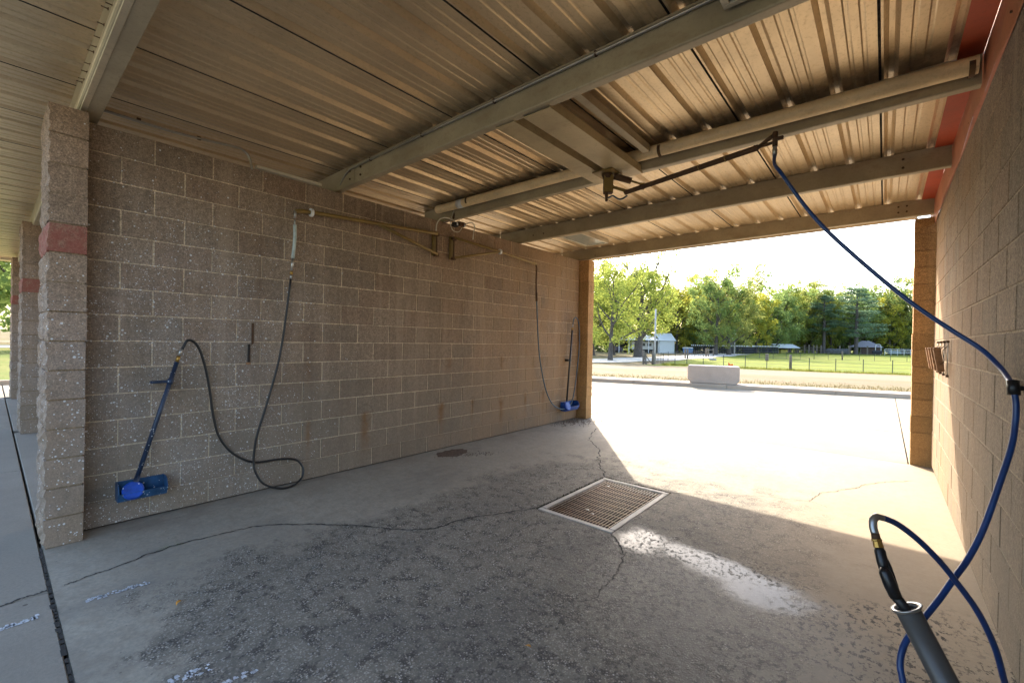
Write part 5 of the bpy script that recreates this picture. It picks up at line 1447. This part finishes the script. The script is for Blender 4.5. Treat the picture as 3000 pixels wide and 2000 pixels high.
# pale stone and orange marker
o = MB().cbox(-0.42, 0.42, -0.3, 0.3, 0, 0.30, 0.08).obj('field_stone', simple('pale_stone', (0.42, 0.38, 0.36), 0.9), None, loc=FP(-11.65, 41.5)); tag(o, 'low pale stone lying in the green field', 'stone')
mk = empty('survey_flag', (-7.0, 28.0, terr(-7.0, 28.0)), 0, 'small orange marker flag behind the concrete barrier', 'flag')
m_orange = simple('orange_vinyl', (0.75, 0.14, 0.02), 0.6)
MB().tube([(0, 0, 0), (0, 0, 0.62)], 0.010, 5).obj('stake', m_wpost, mk)
MB().add([(0.01, 0, 0.30), (0.27, 0.03, 0.34), (0.25, -0.03, 0.62), (0.12, 0.02, 0.56), (0.01, 0, 0.70), (0.01, 0.014, 0.30), (0.27, 0.044, 0.34), (0.25, -0.016, 0.62), (0.12, 0.034, 0.56), (0.01, 0.014, 0.70)],
         [(0, 1, 2, 3, 4), (9, 8, 7, 6, 5), (0, 1, 6, 5), (1, 2, 7, 6), (2, 3, 8, 7), (3, 4, 9, 8)]).obj('flag', m_orange, mk)

# --------------------------------------------------- trees
def leaf_mat(name, c1, c2, c3, transl=0.5):
    t = NT(name)
    t.n.remove(t.bs)
    v = t.voro(1.1, out='Color'); a = t.xyz(v)
    n = t.noise(0.35, 4, 0.6); f = t.noise(7.0, 2, 0.7)
    col = t.mix(t.sstep(n, 0.38, 0.62), c1, c2)
    col = t.mix(t.math('MULTIPLY', a[0], 0.65), col, c3)
    col = t.mix(t.sstep(f, 0.4, 0.65, 0.0, 0.5), col, hue(c1, 0.6))
    d = t.n.new('ShaderNodeBsdfDiffuse'); tr = t.n.new('ShaderNodeBsdfTranslucent')
    t.set(d.inputs[0], col); t.set(tr.inputs[0], t.mix(0.5, col, hue(c2, 1.35)))
    mx = t.n.new('ShaderNodeMixShader'); mx.inputs[0].default_value = transl
    t.l.new(d.outputs[0], mx.inputs[1]); t.l.new(tr.outputs[0], mx.inputs[2]); t.l.new(mx.outputs[0], t.out.inputs[0])
    return t.mat
m_leaf_y = leaf_mat('leaf_yellow_green', (0.22, 0.29, 0.065), (0.30, 0.345, 0.075), (0.34, 0.30, 0.06), 0.6)
m_leaf_g = leaf_mat('leaf_green', (0.16, 0.245, 0.085), (0.22, 0.30, 0.095), (0.28, 0.30, 0.085), 0.6)
m_leaf_o = leaf_mat('leaf_olive', (0.20, 0.26, 0.08), (0.28, 0.30, 0.085), (0.36, 0.29, 0.08), 0.6)
m_leaf_gold = leaf_mat('leaf_gold', (0.30, 0.33, 0.06), (0.44, 0.42, 0.065), (0.40, 0.32, 0.055), 0.6)
m_leaf_p = leaf_mat('pine_needle', (0.12, 0.20, 0.12), (0.17, 0.25, 0.14), (0.20, 0.24, 0.13), 0.5)
m_bark = simple('bark', (0.085, 0.07, 0.06), 0.95, var=0.4, scale=5, bump=0.6)
m_under = leaf_mat('understory_leaf', (0.12, 0.18, 0.08), (0.18, 0.25, 0.10), (0.16, 0.20, 0.08), 0.6)

def leaf_cloud(r, centers, per, size, flat=1.0, squash=0.85):
    n = len(centers) * per
    C_ = np.repeat(np.array([c[:3] for c in centers]), per, 0)
    R_ = np.repeat(np.array([c[3] for c in centers]), per)
    u = r.normal(size=(n, 3)); u /= np.linalg.norm(u, axis=1)[:, None]
    rad = R_ * r.uniform(0.15, 1.0, n) ** 0.55
    P = C_ + u * rad[:, None] * np.array([1, 1, squash])
    a = r.normal(size=(n, 3)); a[:, 2] *= flat; a /= np.linalg.norm(a, axis=1)[:, None]
    b = np.cross(a, r.normal(size=(n, 3))); b /= np.linalg.norm(b, axis=1)[:, None]
    s = size * r.uniform(0.55, 1.3, n)[:, None]
    V = np.stack([P - a * s, P + b * s * 0.55, P + a * s, P - b * s * 0.55], 1).reshape(-1, 3)
    return V
def leaf_mesh(name, V, mat):
    n = len(V) // 4
    me = bpy.data.meshes.new(name)
    me.vertices.add(len(V)); me.vertices.foreach_set('co', V.astype(np.float32).ravel())
    me.loops.add(n * 4); me.loops.foreach_set('vertex_index', np.arange(n * 4, dtype=np.int32))
    me.polygons.add(n); me.polygons.foreach_set('loop_start', np.arange(0, n * 4, 4, dtype=np.int32))
    me.update(calc_edges=True)
    me.materials.append(mat)
    return me

def limb(mb, r, p, d, L, rad, depth, ends, up=0.25):
    n = 4; pts = [p.copy()]; rr = [rad]
    q_ = p.copy(); dd = d.normalized()
    for i in range(n):
        dd = (dd + Vector((r.uniform(-.22, .22), r.uniform(-.22, .22), r.uniform(-.05, up)))).normalized()
        q_ = q_ + dd * (L / n); pts.append(q_.copy()); rr.append(rad * (1 - 0.62 * (i + 1) / n))
    mb.tube(pts, rr, 6 if rad > 0.06 else 4, caps=False)
    if depth == 0:
        ends.append(pts[-1]); ends.append(pts[-2]); return
    for k in range(r.randint(2, 3)):
        j = r.randint(2, n)
        nd = (dd + Vector((r.uniform(-1, 1), r.uniform(-1, 1), r.uniform(-0.2, 0.6))) * 0.9).normalized()
        limb(mb, r, pts[j], nd, L * r.uniform(0.5, 0.75), rr[j] * 0.75, depth - 1, ends, up)
    ends.append(pts[-1])

def broad_tree(seed, H, W_, trunk_r, bare, mat, per=46, leaf=0.17, nfill=40, lean=0.0, gaps=1.0, low=0.22):
    """returns (trunk mesh, crown mesh)"""
    r = random.Random(seed); rn = np.random.default_rng(seed)
    mb = MB(); ends = []
    tp_ = [Vector((0, 0, -0.3)), Vector((0, 0, 0.15)), Vector((0.03, 0, H * bare * 0.5)), Vector((lean * 0.3, 0, H * bare)), Vector((lean, r.uniform(-.2, .2), H * 0.55)), Vector((lean * 1.2, r.uniform(-.3, .3), H * 0.82))]
    mb.tube(tp_, [trunk_r * 1.7, trunk_r * 1.25, trunk_r, trunk_r * 0.88, trunk_r * 0.5, trunk_r * 0.16], 10, caps=False)
    for k in range(11):
        f = bare * 0.9 + (0.78 - bare * 0.9) * k / 10
        a = k * 2.4 + r.uniform(-.4, .4)
        base = Vector((lean * f, 0, H * f))
        d = Vector((math.cos(a), math.sin(a), 0.55 + 0.7 * f))
        limb(mb, r, base, d, W_ * (0.62 - 0.32 * abs(f - 0.4)) * r.uniform(0.8, 1.15), trunk_r * (0.5 - 0.35 * f), 1, ends)
    cs = []
    for e in ends:
        cs.append((e.x, e.y, e.z, r.uniform(0.45, 1.0) * W_ * 0.105 * gaps + 0.2))
    for k in range(nfill):
        # shell of sprays over an egg shaped crown
        a = r.uniform(0, 2 * PI); f = r.uniform(0, 1) ** 0.8
        z = H * (low + (0.97 - low) * f)
        prof_ = math.sin(PI * min(1, 0.12 + f * 0.86)) ** 0.62
        rad = W_ * 0.5 * prof_ * r.uniform(0.55, 1.08)
        cs.append((math.cos(a) * rad + lean * f, math.sin(a) * rad, z, r.uniform(0.5, 1.0) * W_ * 0.10 + 0.2))
    V = leaf_cloud(rn, cs, per, leaf)
    return mb.mesh('trunk', m_bark, True, fix=False), leaf_mesh('crown', V, mat)

def pine_tree(seed, H, W_, trunk_r, bare, mat, per=60, leaf=0.2):
    r = random.Random(seed); rn = np.random.default_rng(seed)
    mb = MB(); mb.tube([(0, 0, -0.3), (0, 0, 0.3), (0.1, 0, H * 0.5), (0.0, 0.1, H * 0.95)], [trunk_r * 1.3, trunk_r, trunk_r * 0.75, trunk_r * 0.2], 9, caps=False)
    cs = []
    n = 34
    for k in range(n):
        f = bare + (0.98 - bare) * (k / (n - 1)); a = k * 2.2 + r.uniform(-.6, .6)
        taper = (0.55 + 0.45 * math.sin(PI * min(1, (f - bare) / (1 - bare) * 0.75 + 0.3)))
        L = W_ * 0.5 * taper * r.uniform(0.6, 1.1) * (0.6 if f > 0.93 else 1)
        p0 = Vector((0, 0, H * f)); p1 = p0 + Vector((math.cos(a) * L, math.sin(a) * L, L * r.uniform(-0.05, 0.28)))
        mb.tube([p0, p0.lerp(p1, 0.5) + Vector((0, 0, -0.1)), p1], [trunk_r * 0.22, trunk_r * 0.14, trunk_r * 0.05], 5, caps=False)
        for q_ in (0.55, 0.8, 1.0):
            c_ = p0.lerp(p1, q_); cs.append((c_.x + r.uniform(-.4, .4), c_.y + r.uniform(-.4, .4), c_.z + 0.15, W_ * 0.13 * r.uniform(0.7, 1.2)))
    V = leaf_cloud(rn, cs, per, leaf, 0.5, 0.42)
    return mb.mesh('trunk', m_bark, True, fix=False), leaf_mesh('crown', V, mat)

def plant(name, meshes, loc, rz, s, label, group=None, sz=None):
    root = empty(name, loc, rz, label, 'tree', group)
    root.scale = (s, s, sz or s)
    link('trunk', meshes[0], root); link('crown', meshes[1], root)
    return root
# the trees beside the lane
T1 = broad_tree(3, 12.6, 8.8, 0.30, 0.20, m_leaf_y, 46, 0.15, 150, 0.2, 0.95, 0.12)
plant('deciduous_tree', T1, FP(-16.4, 31.4), 0.4, 0.93, 'yellow green tree with bare top limbs, nearest the left ochre pier')
T2 = broad_tree(8, 13.6, 11.0, 0.62, 0.20, m_leaf_y, 50, 0.17, 190, 0.6, 1.0, 0.18)
plant('deciduous_tree', T2, FP(-18.6, 41.4), 1.3, 1.03, 'tall yellow green tree with a thick dark forked trunk by the tin shed')
T3 = broad_tree(12, 13.0, 10.0, 0.34, 0.18, m_leaf_o, 50, 0.2, 70, 0.0, 1.0, 0.16)
T4 = broad_tree(21, 18.5, 12.0, 0.46, 0.12, m_leaf_g, 56, 0.24, 95, 0.3, 1.1, 0.12)
T5 = broad_tree(25, 16.5, 13.0, 0.46, 0.14, m_leaf_o, 56, 0.24, 95, -0.4, 1.1, 0.12)
T6 = broad_tree(33, 15.0, 10.5, 0.38, 0.10, m_leaf_gold, 56, 0.24, 90, 0.0, 1.15, 0.08)
T7 = broad_tree(41, 17.5, 10.0, 0.36, 0.10, m_leaf_y, 52, 0.24, 80, 0.4, 1.0, 0.10)
T8 = broad_tree(47, 14.0, 11.5, 0.36, 0.06, m_leaf_g, 56, 0.26, 90, 0.0, 1.1, 0.03)
P1 = pine_tree(5, 20.0, 12.5, 0.55, 0.24, m_leaf_p, 78, 0.24)
P2 = pine_tree(9, 18.5, 9.0, 0.50, 0.34, m_leaf_p, 70, 0.24)
plant('deciduous_tree', T3, FP(-22.7, 44.1), 2.0, 1.0, 'olive tree standing behind the yellow green pair at the left')
plant('deciduous_tree', T2, FP(-23.7, 41.0), 3.9, 0.98, 'dark trunked tree mostly hidden by the left ochre pier')
plant('deciduous_tree', T4, FP(-16.75, 60.8), 0.2, 0.86, 'big green tree in the middle, left trunk of the dark pair')
plant('deciduous_tree', T5, FP(-15.7, 63.0), 1.1, 0.88, 'rounded olive tree, right trunk of the dark pair behind the pole')
plant('pine_tree', P1, FP(-4.05, 102.8), 0.0, 0.98, 'broad dark pine standing clear beside the hip roofed shed')
plant('pine_tree', P2, FP(-8.88, 102.5), 1.0, 0.95, 'slimmer dark pine with a long bare trunk by the bales')
# edge of the wood: individuals along the back of the field
wood = [(-31, 60, T6, 1.0), (-29.0, 66.5, T7, 1.05), (-27.0, 70.5, T3, 1.25), (-25.2, 73, T8, 1.0), (-24.0, 67.0, T6, 0.95), (-22.5, 71.5, T7, 1.0), (-21.2, 75.0, T4, 0.95), (-20.0, 72.0, T6, 1.0), (-18.9, 77.0, T5, 0.95), (-18.0, 82.0, T7, 0.95),
        (-16.9, 85.0, T6, 1.0), (-16.3, 91.0, T8, 1.1), (-15.2, 97.0, T4, 0.98), (-14.2, 101.0, T7, 1.10), (-13.2, 104.0, T8, 1.15), (-12.3, 107.0, T7, 1.12), (-11.2, 105.5, T5, 1.0), (-10.1, 110.0, T6, 1.05), (-9.6, 116.0, T4, 1.05),
        (-7.6, 113.0, T8, 1.15), (-6.4, 117.0, T5, 1.05), (-5.4, 112.0, T8, 1.05), (-3.3, 119.0, T4, 1.12), (-2.0, 117.0, T8, 1.2), (-0.7, 122.0, T4, 1.10), (0.7, 115.0, T6, 0.98), (1.6, 121.0, T8, 1.2), (2.6, 118.0, T5, 1.1), (4.0, 121.0, T4, 1.1), (6.0, 118, T7, 1.1),
        (-33.5, 55, T8, 1.1), (-36, 49, T5, 1.0), (-20.5, 69.0, T8, 0.8), (-12.8, 113, T4, 1.15), (-8.3, 108.5, T7, 0.95)]
kindname = {id(T6): 'golden tree at the edge of the far wood', id(T7): 'tall loose yellow green tree at the edge of the far wood', id(T3): 'olive tree at the edge of the far wood', id(T8): 'low bushy green tree at the edge of the far wood', id(T4): 'high green tree at the edge of the far wood', id(T5): 'wide olive tree at the edge of the far wood'}
place = ['left of the tin shed', 'behind the tin shed', 'above the blue bin', 'behind the dark tree pair', 'left of the field shelter', 'above the field shelter', 'between the shelter and the slim pine', 'between the two pines', 'right of the broad pine', 'beside the right ochre pier']
lims = [-27.5, -23.3, -19.6, -16.6, -14.6, -12.5, -9.0, -4.6, -0.9, 99]
seen = {}
for i, (x_, y_, T, s) in enumerate(wood):
    pl = next(place[k] for k in range(10) if x_ * 100 / y_ * 1.0 < [-42, -33.5, -27.5, -19.2, -15.2, -11.7, -8.6, -4.6, -0.9, 99][k])
    lab = kindname[id(T)].replace('at the edge of the far wood', '').strip() + ' in the far wood, ' + pl
    k = seen.get(lab, 0); seen[lab] = k + 1
    if k == 1: lab = lab.replace('in the far wood', 'deeper in the far wood')
    if k == 2: lab = lab.replace('in the far wood', 'at the very back of the far wood')
    plant('deciduous_tree', T, FP(x_, y_), i * 1.7, s * random.uniform(0.95, 1.05), lab, 'trees of the far wood')
# dense mass behind and below: undergrowth that reads as one dark band
rn = np.random.default_rng(77)
cs = []
under = [(-36, 52), (-31, 61), (-26, 72), (-22, 77), (-19.0, 82), (-17.2, 91), (-15.5, 102), (-12.5, 112), (-9, 117), (-5, 120), (0, 124), (5, 122), (10, 118)]
for i in range(len(under) - 1):
    for k in range(26):
        f = random.random(); x_ = under[i][0] + (under[i + 1][0] - under[i][0]) * f; y_ = under[i][1] + (under[i + 1][1] - under[i][1]) * f + random.uniform(-0.5, 2.5)
        p = FP(x_, y_); cs.append((p.x, p.y, p.z + random.uniform(0.3, 4.5), random.uniform(1.2, 2.6)))
me = leaf_mesh('undergrowth', leaf_cloud(rn, cs, 60, 0.5), m_under)
o = link('undergrowth', me); tag(o, kind='stuff')
cs = []
for i in range(len(under) - 1):
    for k in range(20):
        f = random.random(); x_ = under[i][0] + (under[i + 1][0] - under[i][0]) * f; y_ = under[i][1] + (under[i + 1][1] - under[i][1]) * f + random.uniform(5, 12)
        p = FP(x_, y_); cs.append((p.x, p.y, p.z + random.uniform(2, 13.5), random.uniform(2, 3.6)))
me = leaf_mesh('far_woods', leaf_cloud(rn, cs, 70, 0.8), m_leaf_o)
o = link('far_woods', me); tag(o, kind='stuff')
# roadside trees far left, seen past the piers
plant('deciduous_tree', T8, (-44, 3.2, 0.1), 0.3, 0.80, 'green roadside tree beyond the thin farthest pier')
plant('deciduous_tree', T8, (-49, -3.0, 0.1), 2.3, 0.85, 'roadside tree at the left edge of the picture')
plant('deciduous_tree', T4, (-66, 6.5, 0.1), 4.3, 0.9, 'high green tree across the road at the left', None)
plant('deciduous_tree', T5, (-72, -6, 0.1), 1.3, 0.9, 'olive tree across the road at the left edge', None)
plant('deciduous_tree', T4, (-84, 2.5, 0.1), 3.1, 1.0, 'high tree farthest across the road at the left', None)
# behind the camera: a few trees close the horizon
for i, (x_, y_, T) in enumerate(((-20, -55, T4), (-2, -62, T5), (18, -52, T8), (36, -60, T4))):
    plant('deciduous_tree', T, (x_, y_, 0.02), i, 1.0, ['high tree beyond the front lawn behind the camera', 'olive tree beyond the front lawn behind the camera', 'bushy tree beyond the front lawn behind the camera', 'high tree at the end of the front lawn behind the camera'][i])
# grass fringe along the fence, curb and barrier
V = []
r_ = np.random.default_rng(5)
def fringe(n, fx_, h0, h1, w):
    out = []
    for i in range(n):
        x_, y_, z_ = fx_()
        h = random.uniform(h0, h1); a = random.uniform(0, PI); dx_, dy_ = math.cos(a) * w, math.sin(a) * w
        lx, ly = random.uniform(-.5, .5) * h, random.uniform(-.5, .5) * h
        out += [(x_ - dx_, y_ - dy_, z_), (x_ + dx_, y_ + dy_, z_), (x_ + lx + dx_ * .3, y_ + ly + dy_ * .3, z_ + h), (x_ + lx - dx_ * .3, y_ + ly - dy_ * .3, z_ + h)]
    return out
def along_fence():
    f = random.random() * (len(nearp) - 1); i = int(f); g_ = f - i
    p = FP(nearp[i][0] + (nearp[i + 1][0] - nearp[i][0]) * g_, nearp[i][1] + (nearp[i + 1][1] - nearp[i][1]) * g_ + random.gauss(0, 0.18)); return p.x, p.y, p.z - 0.01
def along_curb():
    u = random.uniform(-10, 26); d_ = 0.9 + abs(random.gauss(0, 1.6)); p = org + cdir * u + cnor * d_
    return p.x, p.y, terr(p.x, p.y) - 0.01
V1 = np.array(fringe(4000, along_fence, 0.06, 0.24, 0.03))
m_fr = leaf_mat('fence_grass', (0.13, 0.165, 0.025), (0.19, 0.19, 0.04), (0.22, 0.19, 0.06), 0.5)
o = link('fence_grass', leaf_mesh('fence_grass', V1, m_fr)); tag(o, kind='stuff')
V2 = np.array(fringe(9000, along_curb, 0.03, 0.10, 0.012))
m_fr2 = leaf_mat('dry_grass', (0.14, 0.115, 0.05), (0.19, 0.15, 0.08), (0.10, 0.10, 0.03), 0.3)
o = link('dry_grass', leaf_mesh('dry_grass', V2, m_fr2)); tag(o, kind='stuff')
# overhead line crossing at far left
o = MB().tube([(-34, -40, 5.6), (-34, 0, 5.0), (-34, 11, 5.1)], 0.02, 5).obj('overhead_cable', m_black, None); tag(o, 'thin overhead cable crossing in front of the roadside trees', 'cable')
bpy.context.view_layer.update()
